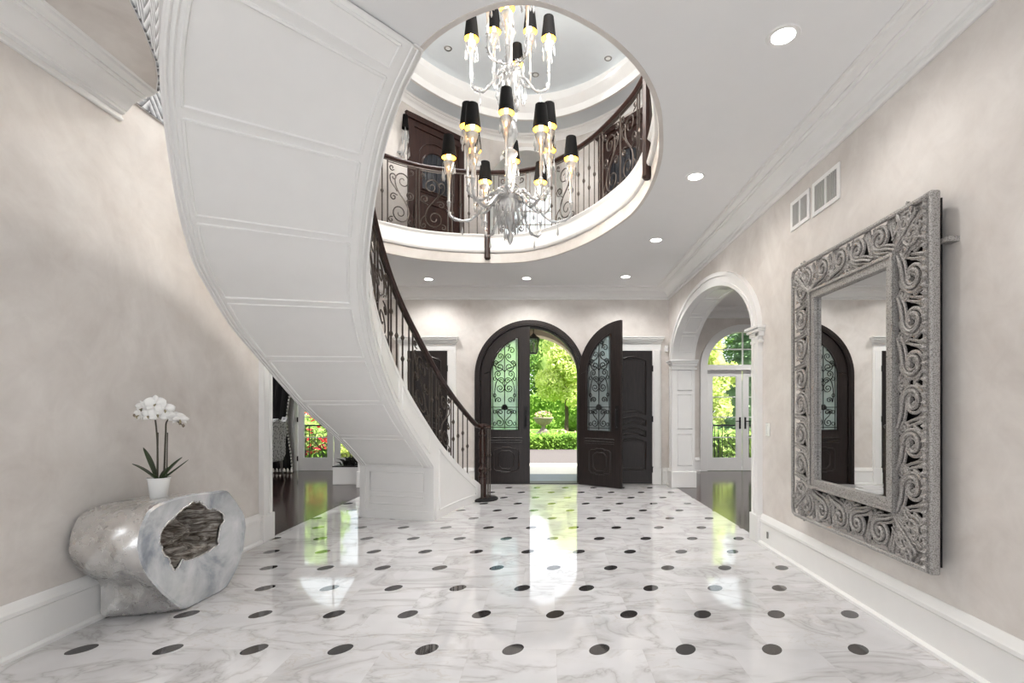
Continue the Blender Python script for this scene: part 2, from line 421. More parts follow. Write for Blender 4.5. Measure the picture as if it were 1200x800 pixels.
SHOE = [(0,0),(.05,0),(.05,.018),(.035,.03),(.026,.03),(.026,.205),(.036,.215),(.036,.235),(.026,.247),(.018,.268),(.006,.28),(0,.28)]
def baseb(name, path, side, label):
    b = MB(); b.sweep(path, SHOE, side=side); struct(b.build(name, WHITE, ang=25), label, 'baseboard')
baseb('baseboard_right', [(XR, YB), (XR, ARY-ARH-.14)], 1, 'tall white baseboard under the carved mirror')
baseb('baseboard_left', [(XL, YB), (XL, ARY-ARH-.14)], -1, 'tall white baseboard behind the silver console')
baseb('baseboard_front_right', [(XR, ARY+ARH+.14), (XR, YF), (1.92, YF)], 1, 'short white baseboard at the entrance wall right corner')
baseb('baseboard_front_left', [(-1.25, YF), (-1.62, YF)], 1, 'short white baseboard between entrance door and closet')
baseb('baseboard_side_room', [(FRX-FH-.1, YN), (XRO, YN), (XRO, ARY+ARH+.2)], 1, 'white baseboard of the right side room')

# ---- arch casings, jambs and pilaster capitals
def arch_trim(name, xw, sgn, depth, label):
    """xw wall face towards the hall; sgn = +1 when the hall lies at -x"""
    root = thing(name, label, 'archway trim', (xw, ARY, 0), kind='structure')
    fx = lambda d: xw-sgn*d
    b = MB()                                                   # casing on the hall face, inner and outer fillets
    for h0, h1, pr in ((ARH-.02, ARH+.13, .03), (ARH+.09, ARH+.134, .05), (ARH-.023, ARH+.015, .045)):
        o = arch_loop(ARY, h1, ARZ, ARR+h1-ARH, 0); i = arch_loop(ARY, h0, ARZ, ARR+h0-ARH, 0)
        b.plate([o+i[::-1]], lambda u, v, d: (fx(d), u, v), -.01, pr)
    b.build('casing', WHITE, root, True, 25)
    b = MB()                                                   # jamb lining under the arch
    o = arch_loop(ARY, ARH+.01, ARZ, ARR+.01, 0); i = arch_loop(ARY, ARH-.025, ARZ, ARR-.025, 0)
    b.plate([o+i[::-1]], lambda u, v, d: (fx(d), u, v), .0, -depth)
    b.build('jamb', WHITE, root, True, 25)
    b = MB()                                                   # sunk panels on the jambs and the soffit
    for y, s in ((ARY-ARH+.025, 1), (ARY+ARH-.025, -1)):
        for z0, z1 in ((.36, .86), (.95, 1.5), (1.57, 1.90)):
            q = [(fx(-.05), y, z0), (fx(-.05), y, z1), (fx(-depth+.05), y, z1), (fx(-depth+.05), y, z0)]
            b.tube(q, .011, 6, True)
    for k in range(7):
        a0 = PI*(.06+.88*k/7+.012); a1 = PI*(.06+.88*(k+1)/7-.012); q = []
        for t in range(9):
            a = a0+(a1-a0)*t/8; q.append((fx(-.06), ARY+(ARH-.025)*math.cos(a), ARZ+(ARR-.025)*math.sin(a)))
        for t in range(8, -1, -1):
            a = a0+(a1-a0)*t/8; q.append((fx(-depth+.06), ARY+(ARH-.025)*math.cos(a), ARZ+(ARR-.025)*math.sin(a)))
        b.tube(q, .010, 6, True)
    b.build('panel_moulding', WHITE, root, True)
    for y0, y1 in ((ARY-ARH-.15, ARY-ARH+.05), (ARY+ARH-.05, ARY+ARH+.15)):
        b = MB()
        for z0, z1, e in ((1.90, 1.93, .012), (1.96, 2.0, .02), (2.0, 2.03, .04), (2.03, 2.06, .055)):
            xa, xb = sorted((fx(.03+e), fx(-depth-.02-e*.4))); b.box(xa, xb, y0-e, y1+e, z0, z1)
        b.build('capital', WHITE, root, True, bevel=.006)
        b = MB(); xa, xb = sorted((fx(.055), fx(-depth-.02))); b.box(xa, xb, y0+.0, y1-.0, 0, .26); b.build('plinth', WHITE, root, True, bevel=.006)
arch_trim('trim_4', XR, 1, .33, 'white panelled archway in the right wall leading to a side room')
arch_trim('trim_5', XL, -1, .33, 'white cased opening in the left wall behind the stairs')

# ------------------------------------------------------------------ ceiling opening, balcony, upper rotunda
OPEN = [(-.745,2.875),(-.61,2.74),(-.46,2.63),(-.307,2.555),(-.184,2.52),(-.03,2.53),(.165,2.63),(.364,2.79),(.56,3.03),(.72,3.35),(.826,3.72),(.895,4.06),(.93,4.45),(.925,4.80),(.89,5.12),(.81,5.42),(.61,5.90),(.42,6.23),(.19,6.54),(-.03,6.76),(-.30,6.93),(-.65,7.0),(-.98,6.99),(-1.35,6.94),(-1.72,6.82),(-2.05,6.60),(-2.35,6.30),(-2.58,5.9),(-2.70,5.5)]
OPS = [(p.x, p.y) for p in catmull([(x, y, 0) for x, y in OPEN], 4)]
LEFT = [(-2.74,5.2),(-2.74,3.23),(-2.515,3.23),(-2.42,3.12),(-2.30,2.95),(-2.18,2.72),(-2.07,2.48),(-1.95,2.25),(-1.75,2.02),(-1.47,2.02)]
HOLE = OPS+LEFT
b = MB(); b.plate([[(XL, YB), (XR, YB), (XR, YF), (XL, YF)], HOLE], lambda u, v, d: (u, v, ZC+d), 0, .02)
struct(b.build('ceiling', CEIL, flat=True), 'white entrance hall ceiling around the oval stairwell opening', 'ceiling')
b = MB(); b.plate([[(XL,YB),(-1.75,YB),(-1.75,2.01),(-1.95,2.24),(-2.07,2.47),(-2.18,2.71),(-2.30,2.94),(-2.42,3.11),(-2.515,3.22),(XL,3.22)]], lambda u, v, d: (u, v, ZC+d), -.004, .001)
struct(b.build('ceiling_left_bay', PLASTER, flat=True), 'beige plastered strip of ceiling between the left crown and the stairs', 'ceiling')
b = MB(); b.plate([[(XL-.3, YB), (XR+.3, YB), (XR+.3, YF+.9), (XL-.3, YF+.9)], HOLE], lambda u, v, d: (u, v, ZU+d), -.03, 0)
struct(b.build('floor_upper', PLANKS, flat=True), 'upper landing floor around the stairwell', 'floor')
b = MB(); FP = [(-.02,ZC+.02),(-.02,ZC-.004),(.012,ZC-.004),(.018,ZC+.02),(.018,ZC+.125),(.045,ZC+.135),(.060,ZC+.155),(.060,ZC+.175),(.040,ZC+.195),(.022,ZC+.21),(.018,ZC+.345),(.045,ZC+.36),(.055,ZC+.372),(.05,ZU+.012),(-.02,ZU+.012)]
b.sweep(OPS, [(-.02,ZC+.128)]+FP[5:], side=1); struct(b.build('trim_6', WHITE, ang=30), 'white moulded fascia round the oval balcony edge', 'fascia')
b = MB(); b.sweep(OPS, FP[:5]+[(-.02,ZC+.13)], side=1); struct(b.build('trim_15', PLASTER, ang=30), 'beige plastered lower band of the oval balcony edge', 'fascia')
b = MB(); b.sweep(LEFT, [(0, ZC), (0.01, ZC), (.01, ZU), (0, ZU)], side=1); struct(b.build('trim_7', HERR), 'grey herringbone patterned edge of the stairwell opening beside the left wall', 'fascia')

RCX, RCY, RA, RB, ZR = -.36, 5.2, 2.39, 3.40, 5.90
NX, NH, NS, NR = -.38, .62, 5.02, .62              # window niche
def rot_pt(a, da=0): return (RCX+(RA+da)*math.cos(a), RCY+(RB+da)*math.sin(a))
NW = 120; wall_path = [(XL, 1.5)]
ang_list = [PI-PI*i/NW for i in range(NW+1)]; wall_path += [rot_pt(a) for a in ang_list]; wall_path.append((XR, 1.5))
b = MB(); vs = []; fs = []
def bottom(x, y):
    if y > RCY and abs(x-NX) < NH: return NS+NR*math.sqrt(max(0, 1-((x-NX)/NH)**2))
    return ZU-.01
xs = [(XL, 1.5)]+[rot_pt(a) for a in ang_list]+[(XR, 1.5)]
dense = []
for p, q in zip(xs[:-1], xs[1:]):
    for t in range(6): dense.append((p[0]+(q[0]-p[0])*t/6, p[1]+(q[1]-p[1])*t/6))
dense.append(xs[-1])
for x, y in dense: vs += [(x, y, bottom(x, y)), (x, y, ZR+.1)]
for i in range(len(dense)-1): fs.append((2*i, 2*i+1, 2*i+3, 2*i+2))
b.add(vs, fs); b.add([(XL,1.5,ZU-.02),(XR,1.5,ZU-.02),(XR,1.5,ZR+.1),(XL,1.5,ZR+.1)], [(0,1,2,3)])
o = b.build('wall_upper', PLASTER); sm = o.modifiers.new('thick', 'SOLIDIFY'); sm.thickness = .05; sm.offset = 0
struct(o, 'curved cream wall of the upper landing', 'wall')
# niche with window
ny0 = RCY+RB-.06; ny1 = 9.35; b = MB()
o_ = arch_loop(NX, NH+.06, NS, NR+.06, ZU); i_ = arch_loop(NX, NH, NS, NR, ZU)
b.plate([o_+i_[::-1]], lambda u, v, d: (u, d, v), ny0-.03, ny1); struct(b.build('trim_8', WHITE, ang=30), 'white arched window niche on the upper landing', 'niche')
wn = thing('window_1', 'bright gridded window in the arched niche of the upper landing', 'window', (NX, ny1, ZU), kind='structure')
b = MB(); b.plate([arch_loop(NX, NH+.05, NS, NR+.05, ZU), [(NX-.46, 3.9), (NX+.46, 3.9), (NX+.46, 5.22), (NX-.46, 5.22)]], lambda u, v, d: (u, d, v), ny1-.02, ny1+.08); b.build('surround', WHITE, wn, True)
b = MB(); b.plate([[(NX-.48,3.88),(NX+.48,3.88),(NX+.48,5.24),(NX-.48,5.24)],[(NX-.42,3.94),(NX+.42,3.94),(NX+.42,5.18),(NX-.42,5.18)]], lambda u, v, d: (u, d, v), ny1-.05, ny1+.03)
for k in (1, 2): b.box(NX-.42+.28*k-.012, NX-.42+.28*k+.012, ny1-.03, ny1+.0, 3.94, 5.18)
for k in range(1, 5): b.box(NX-.42, NX+.42, ny1-.03, ny1, 3.94+.248*k-.012, 3.94+.248*k+.012)
b.build('window_frame', WHITE, wn, True)
b = MB(); b.box(NX-.42, NX+.42, ny1+.005, ny1+.012, 3.94, 5.18); b.build('window_pane', GLASS, wn, True)
# ring, tray and upper ceiling
LIP = [(RCX+2.06*math.cos(2*PI*i/96), RCY+2.86*math.sin(2*PI*i/96)) for i in range(96)]
b = MB(); b.plate([[(XL-.1,1.4),(XR+.1,1.4),(XR+.1,9.4),(XL-.1,9.4)], LIP], lambda u, v, d: (u, v, ZR+d), 0, .03); struct(b.build('ceiling_upper_ring', CEILUP, flat=True), 'flat ring of ceiling round the oval tray', 'ceiling')
b = MB(); b.box(XL-.1, XR+.1, 1.4, 9.4, 6.28, 6.34); struct(b.build('ceiling_upper', CEILUP), 'pale blue grey oval tray ceiling above the chandelier', 'ceiling')
b = MB(); b.sweep(LIP, [(-.02,ZR+.03),(-.02,ZR-.015),(.02,ZR-.015),(.03,ZR+.01),(.03,ZR+.09),(.05,ZR+.11),(.09,ZR+.15),(.12,ZR+.20),(.12,ZR+.23),(.05,ZR+.24),(.03,ZR+.26),(.03,6.3),(-.02,6.3)], closed=True)
struct(b.build('trim_9', WHITE, ang=25), 'white moulded lip of the oval tray ceiling', 'moulding')
b = MB(); b.sweep(wall_path, [(o_*.62, ZR+(z-ZC)*.85) for o_, z in crown(ZC)], side=-1); struct(b.build('trim_10', WHITE, ang=25), 'white crown moulding round the curved upper wall', 'crown moulding')

# ------------------------------------------------------------------ ironwork
def panel_lines(w=.34, h=.72):
    sx, sy = w/.34, h/.72
    L = [s_scroll(((.02,.16),.115,180,1,1.5), ((-.02,.54),.10,0,1,1.4)),
         branch((.055,.40), (.5,.9), ((.10,.56),.045,0,1,1.1)),
         branch((-.05,.30), (-.5,.9), ((-.105,.38),.05,180,-1,1.2)),
         branch((.05,.36), (.9,.1), ((.10,.33),.042,90,-1,1.2)),
         branch((-.085,.2), (-.6,-.6), ((-.12,.07),.04,180,1,1.1)),
         branch((.09,.64), (.3,.9), ((.12,.665),.032,-90,1,1.0)),
         branch((-.10,.62), (-.6,.6), ((-.125,.665),.032,-90,-1,1.0)),
         branch((.11,.10), (.8,-.4), ((.13,.06),.035,90,-1,1.0))]
    return [[(x*sx, y*sy) for x, y in l] for l in L]
class Rail:
    """plan path with arc length; base height z(s)"""
    def __init__(s, pts):
        s.p = [Vector(q) for q in pts]; s.s = [0]
        for a, c in zip(s.p[:-1], s.p[1:]): s.s.append(s.s[-1]+(Vector((c.x,c.y))-Vector((a.x,a.y))).length)
        s.len = s.s[-1]
    def at(s, d):
        d = min(max(d, 0), s.len)
        for i in range(len(s.s)-1):
            if d <= s.s[i+1]+1e-9:
                t = (d-s.s[i])/max(1e-9, s.s[i+1]-s.s[i]); return s.p[i].lerp(s.p[i+1], t)
        return s.p[-1]
    def P(s, d, h): q = s.at(d); return Vector((q.x, q.y, q.z+h))
def baluster(rail, d, h, root, kinds, m, bottom=0):
    b = MB(); p = rail.at(d); q = rail.at(d+.01)-rail.at(d-.01); q.z = 0
    r = .0075; b.tube([p+Vector((0,0,bottom)), p+Vector((0,0,h))], r*1.35, 4)
    ks = {0: (.5,), 1: (.36,.64), 2: ()}[kinds]
    for k in ks:
        c = p+Vector((0,0,h*k)); b.tube([c+Vector((0,0,-.03)), c+Vector((0,0,-.012)), c, c+Vector((0,0,.012)), c+Vector((0,0,.03))], [.009,.017,.021,.017,.009], 6)
    b.tube([p+Vector((0,0,bottom)), p+Vector((0,0,bottom+.02))], [.02,.012], 6)
    b.build('baluster', m, root, True)
def scroll_panel(rail, d0, w, h, root, m, flip=1):
    b = MB()
    for l in panel_lines(w*.96, h-.05):
        n = len(l); b.tube([rail.P(d0+w/2+flip*x, y+.02) for x, y in l], [.0095-.0035*abs(2*i/(n-1)-1) for i in range(n)], 5)
    for y in (.015, h-.03): b.tube([rail.P(d0+w*i/6, y) for i in range(7)], .007, 4)
    b.build('scroll_panel', m, root, True)
def fit_rail(rail, seq, h, root, m, s0, s1):
    """seq of b / S tokens spread between arc lengths s0 and s1"""
    wid = {'b': 1.0, 'S': 3.1}; tot = sum(wid[c] for c in seq); u = (s1-s0)/tot; d = s0; k = 0
    for c in seq:
        if c == 'b': baluster(rail, d+u*.5, h, root, k % 2, m); k += 1
        else:
            baluster(rail, d+.08*u, h, root, 2, m); scroll_panel(rail, d+.14*u, u*2.82, h, root, m, 1 if k % 2 else -1); baluster(rail, d+3.02*u, h, root, 2, m); k += 1
        d += u*wid[c]
def proj(p): return 643+590*p.x/p.y, 479-590*(p.z-EYE)/p.y
def find(rail, px, py, h):
    best = None
    for i in range(801):
        d = rail.len*i/800; x, y = proj(rail.P(d, h)); e = (x-px)**2+(y-py)**2
        if best is None or e < best[0]: best = (e, d)
    return best[1]
def fill_rail(rail, centres, w, h, root, m, s0, s1, gap):
    k = 0; cur = s0
    for c in sorted(centres)+[None]:
        end = s1 if c is None else c-w/2
        n = max(0, round((end-cur)/gap)); 
        for i in range(n):
            if c is None or end-cur > .02: baluster(rail, cur+(end-cur)*(i+.5)/n, h, root, k % 2, m); k += 1
        if c is not None:
            baluster(rail, c-w/2, h, root, 2, m); scroll_panel(rail, c-w/2+.01, w-.02, h, root, m, 1 if k % 2 else -1); baluster(rail, c+w/2-.012, h, root, 2, m); k += 1; cur = c+w/2
def handrail(rail, h, root, m, extra=(), r=.036):
    n = max(8, int(rail.len/.05)); pts = [rail.P(rail.len*i/n, h) for i in range(n+1)]
    b = MB(); b.tube(list(extra)+pts, r, 10, flat=.8, up=(0,0,1)); b.build('handrail', m, root, True)
    b = MB(); b.tube([p-Vector((0,0,.034)) for p in pts], .011, 4, up=(0,0,1)); b.build('top_bar', IRON, root, True)

# balcony railing runs round the far side of the opening
n0 = next(i for i, p in enumerate(OPS) if p[0] > -.1); rp = OPS[n0:]
def offset_path(P, d):
    out = []
    for i, p in enumerate(P):
        a = P[max(0, i-1)]; c = P[min(len(P)-1, i+1)]; t = Vector((c[0]-a[0], c[1]-a[1])).normalized(); out.append((p[0]+t.y*d, p[1]-t.x*d))
    return out
BR = Rail([(x, y, ZU+.012) for x, y in offset_path(rp, .05)])
br = thing('balcony_railing', 'black iron scrollwork railing with dark handrail round the upper landing', 'railing', (RCX, 5, ZU))
handrail(BR, .90, br, MAHOG)
fill_rail(BR, [find(BR, x, y, .45) for x, y in ((471,226),(508,232),(600,240),(664,225),(719,190),(738,168))]+[.5,.9], .40, .87, br, IRON, .05, BR.len-.05, .118)
for px, py in ((-.84, 7.0), (.935, 4.52)):
    b = MB(); d = min(range(400), key=lambda i: (BR.at(BR.len*i/400).x-px)**2+(BR.at(BR.len*i/400).y-py)**2); p = BR.at(BR.len*d/400)
    q = BR.at(BR.len*d/400+.02)-BR.at(BR.len*d/400-.02); nn = Vector((q.y, -q.x, 0)).normalized(); c = p-nn*.10
    b.tube([(c.x,c.y,ZC+.03),(c.x,c.y,ZC+.05),(c.x,c.y,ZC+.09),(c.x,c.y,ZU+.86),(c.x,c.y,ZU+.9)], [.03,.046,.042,.042,.05], 8)
    b.build('newel_post', MAHOG, br, True)

# ------------------------------------------------------------------ staircase
SC = [(-.95,7.05,-.55),(-1.06,6.75,-.30),(-1.20,6.25,.13),(-1.309,5.72,.611),(-1.479,5.015,1.228),(-1.5,4.404,1.748),(-1.432,3.967,2.124),(-1.328,3.678,2.386),(-1.188,3.402,2.648),(-1.026,3.137,2.913),(-.867,2.955,3.118),(-.714,2.828,3.288)]
TOPZ = [.20,.37,.66,.985,1.585,2.10,2.475,2.74,3.0,3.265,3.47,3.655]
NS_ = 12; C = catmull(SC, NS_); CT = [p.z for p in catmull([(0,0,z) for z in TOPZ], NS_)]; M_ = len(C); IA = 36
T = [(C[min(M_-1, i+1)]-C[max(0, i-1)]) for i in range(M_)]
for t in T: t.z = 0
for _ in range(10): T = [T[0]]+[(T[i-1]+2*T[i]+T[i+1])/4 for i in range(1, M_-1)]+[T[-1]]
N_ = [Vector((t.y, -t.x, 0)).normalized() for t in T]           # towards the outer (wall) side
def width(i):
    ks = [(0,.92),(36,.92),(48,.985),(54,.995),(60,1.03),(66,1.065),(78,1.09),(132,1.10)]
    for (a, x), (c, y) in zip(ks[:-1], ks[1:]):
        if i <= c: return x+(y-x)*(i-a)/(c-a)
    return 1.1
def SP(fi, o, dz=0):
    """point on the soffit: fi index along, o offset outward in metres (or fraction of width if given as tuple)"""
    fi = min(max(fi, 0), M_-1); i = int(min(M_-2, math.floor(fi))); t = fi-i
    p = C[i].lerp(C[i+1], t); n = N_[i].lerp(N_[i+1], t).normalized(); w = width(fi)
    q = p+n*(w*o[0]+o[1]); q.z += dz; return q
def idx_z(z):
    for i in range(M_-1):
        if C[i].z <= z <= C[i+1].z: return i+(z-C[i].z)/(C[i+1].z-C[i].z)
    return M_-1
st = thing('staircase', 'sweeping white curved staircase with panelled underside', 'staircase', (-1.3, 5.7, 0))
b = MB(); vs = []; fs = []; K = 10; rng = list(range(IA, M_))
for i in rng:
    for k in range(K+1): vs.append(SP(i, (k/K, 0)))
for a in range(len(rng)-1):
    for k in range(K): fs.append((a*(K+1)+k, a*(K+1)+k+1, (a+1)*(K+1)+k+1, (a+1)*(K+1)+k))
b.add(vs, fs); o = b.build('soffit', WHITE, st, True); sm = o.modifiers.new('thick', 'SOLIDIFY'); sm.thickness = .03; sm.offset = 0
# stringers
def stringer(o0, o1, name):
    b = MB(); vs = []; fs = []
    for i in range(M_):
        zb = 0 if i < IA else C[i].z-.012; zt = CT[i]
        for o in (o0, o1):
            p = SP(i, o); vs += [(p.x, p.y, zb), (p.x, p.y, zt)]
    for i in range(M_-1):
        a, c = 4*i, 4*i+4
        for q, r in ((0,1),(1,3),(3,2),(2,0)): fs.append((a+q, a+r, c+r, c+q))
    fs += [(0,1,3,2), tuple(4*(M_-1)+k for k in (2,3,1,0))]
    b.add(vs, fs); return b.build(name, WHITE, st, True, 35)
stringer((0,-.012), (0,.05), 'stringer'); stringer((1,-.05), (1,.012), 'stringer')
b = MB()                                                        # cap moulding and panel frames on the inner stringer
b.tube([SP(i, (0,.018), CT[i]-C[i].z+.004) for i in range(2, M_)], .028, 6, flat=.4, up=(0,0,1))
def side_panel(i0, i1, lo, hi):
    n = 8; q = [SP(i0+(i1-i0)*k/n, (0,-.014)) for k in range(n+1)]
    def zz(fi, f):
        i = int(min(M_-2, fi)); t = fi-i; zt = CT[i]*(1-t)+CT[i+1]*t; zb = max(0, C[i].z*(1-t)+C[i+1].z*t) if fi >= IA else 0
        return zb+lo if f == 0 else zt-hi
    L = [Vector((p.x, p.y, zz(i0+(i1-i0)*k/n, 0))) for k, p in enumerate(q)]+[Vector((p.x, p.y, zz(i0+(i1-i0)*k/n, 1))) for k, p in reversed(list(enumerate(q)))]
    b.tube(L, .009, 5, True)
side_panel(7, 33.5, .10, .09)
for i0 in range(38, 128, 11): side_panel(i0, i0+9.5, .06, .06)
b.build('stringer_moulding', WHITE, st, True)
# panels of the underside
ZD = [36, 43.2, 50.5, 59.3, 70.9, 87.8, 104.7, 123.2, 132]; b = MB()
for z0, z1 in zip(ZD[:-1], ZD[1:]):
    i0, i1 = z0, z1; g = .030*(i1-i0)/max(.05, (SP(i1, (.5,0))-SP(i0, (.5,0))).length)
    a, c = i0+g, i1-g; n = 10; L = []
    for k in range(n+1): L.append(SP(a+(c-a)*k/n, (0,.125), -.016))
    for k in range(n+1): L.append(SP(c, (k/n, .125-.20*k/n), -.016))
    for k in range(n, -1, -1): L.append(SP(a+(c-a)*k/n, (1,-.075), -.016))
    for k in range(n, -1, -1): L.append(SP(a, (k/n, .125-.20*k/n), -.016))
    b.tube(L, .012, 6, True)
for o in ((0,.025), (0,.06), (1,-.012), (1,-.04)): b.tube([SP(i, o, -.013) for i in range(IA, M_)], .010, 6)
b.build('panel_moulding', WHITE, st, True)
# closing panel under the first turn
p0 = SP(IA, (0,-.012)); p1 = SP(IA, (1,.012)); ax = (p1-p0); ax.z = 0; W_ = ax.length; ax.normalize(); nx = Vector((ax.y, -ax.x, 0))
if nx.y > 0: nx = -nx
def up(u, v, d): q = p0+ax*u+nx*d; return (q.x, q.y, v)
b = MB(); b.plate([[(0,0),(W_,0),(W_,.63),(0,.63)]], up, -.03, .0); b.plate([[(0,0),(W_,0),(W_,.10),(0,.10)]], up, 0, .02); b.plate([[(0,0),(.07,0),(.07,.63),(0,.63)]], up, 0, .016); b.plate([[(W_-.07,0),(W_,0),(W_,.63),(W_-.07,.63)]], up, 0, .016)
b.tube([up(.13,.17,.0),(up(W_-.13,.17,.0)),(up(W_-.13,.26,.0)),(up(.13,.26,.0))], .010, 6, True)
b.tube([up(.13,.32,.0),(up(W_-.13,.32,.0)),(up(W_-.13,.54,.0)),(up(.13,.54,.0))], .010, 6, True)
b.build('end_panel', WHITE, st, True, 30)
# treads
R_ = ZU/21; S_ = [0]
for i in range(M_-1): S_.append(i+1)
for k in range(20):
    zt = R_*(k+1)
    def fidx(z):
        for i in range(M_-1):
            if CT[i]-.03 <= z <= CT[i+1]-.03: return i+(z-CT[i]+.03)/(CT[i+1]-CT[i])
        return 0 if z < CT[0] else M_-1
    a, c = fidx(zt-.02), fidx(zt+R_-.02)
    if c-a < .5: continue
    b = MB(); Q = [SP(a, (0,.05)), SP(c, (0,.05)), SP(c, (1,-.05)), SP(a, (1,-.05))]
    b.add([(p.x,p.y,zt-R_) for p in Q]+[(p.x,p.y,zt) for p in Q], [(0,3,2,1),(4,5,6,7),(0,1,5,4),(1,2,6,5),(2,3,7,6),(3,0,4,7)])
    b.build('step', MAHOG, st, True)

# stair railing
sr = thing('stair_railing', 'black iron scrollwork railing with mahogany handrail up the curved stairs', 'railing', (-.93, 7.07, 0))
SR = Rail([Vector((SP(i, (0,.03)).x, SP(i, (0,.03)).y, CT[i]+.012)) for i in range(4, M_)])
NWX, NWY = -.93, 7.07
vol = [(NWX+.075*math.cos(a)*(1-.0*a), NWY+.075*math.sin(a), 1.015+.002*a) for a in [PI*1.9+PI*1.5*i/14-PI*1.5 for i in range(15)]][::-1]
handrail(SR, .80, sr, MAHOG, extra=[(NWX+.02,NWY-.06,1.02),(NWX+.085,NWY-.01,1.02),(NWX+.05,NWY+.075,1.02),(NWX-.05,NWY+.075,1.025),(NWX-.065,NWY-.02,1.03)])
fill_rail(SR, [find(SR, x, y, .40) for x, y in ((521,490),(495,445),(456,340),(437,300))]+[SR.len-.9, SR.len-.45], .38, .77, sr, IRON, .16, SR.len-.03, .125)
b = MB(); b.lathe([(.055,.0),(.055,.27),(.062,.275),(.062,.30),(.045,.31),(.04,.33),(.06,.36),(.06,.40),(.042,.43),(.036,.47),(.050,.49),(.050,.51),(.040,.54),(.048,.62),(.052,.72),(.044,.82),(.036,.86),(.055,.88),(.055,.90),(.038,.92),(.036,.955),(.06,.97),(.075,.985),(.078,1.01),(.06,1.03)], (NWX,NWY,.03), 14)
b.build('newel_post', MAHOG, sr, True, 30)
b = MB(); b.lathe([(.215,0),(.22,.01),(.22,.022),(.20,.034),(.06,.036)], (NWX,NWY,0), 28); b.build('newel_base', BLACKIRON, sr, True)
for k in range(5):
    a = PI*.5-k*PI/4.2; b = MB(); x, y = NWX+.105*math.cos(a), NWY+.105*math.sin(a)
    b.tube([(x,y,.03),(x,y,.99)], .0095, 4); b.tube([(x,y,.03),(x,y,.06)], [.024,.013], 6)
    for z in (.42, .62): b.tube([(x,y,z-.03),(x,y,z),(x,y,z+.03)], [.009,.021,.009], 6)
    b.build('baluster', IRON, sr, True)

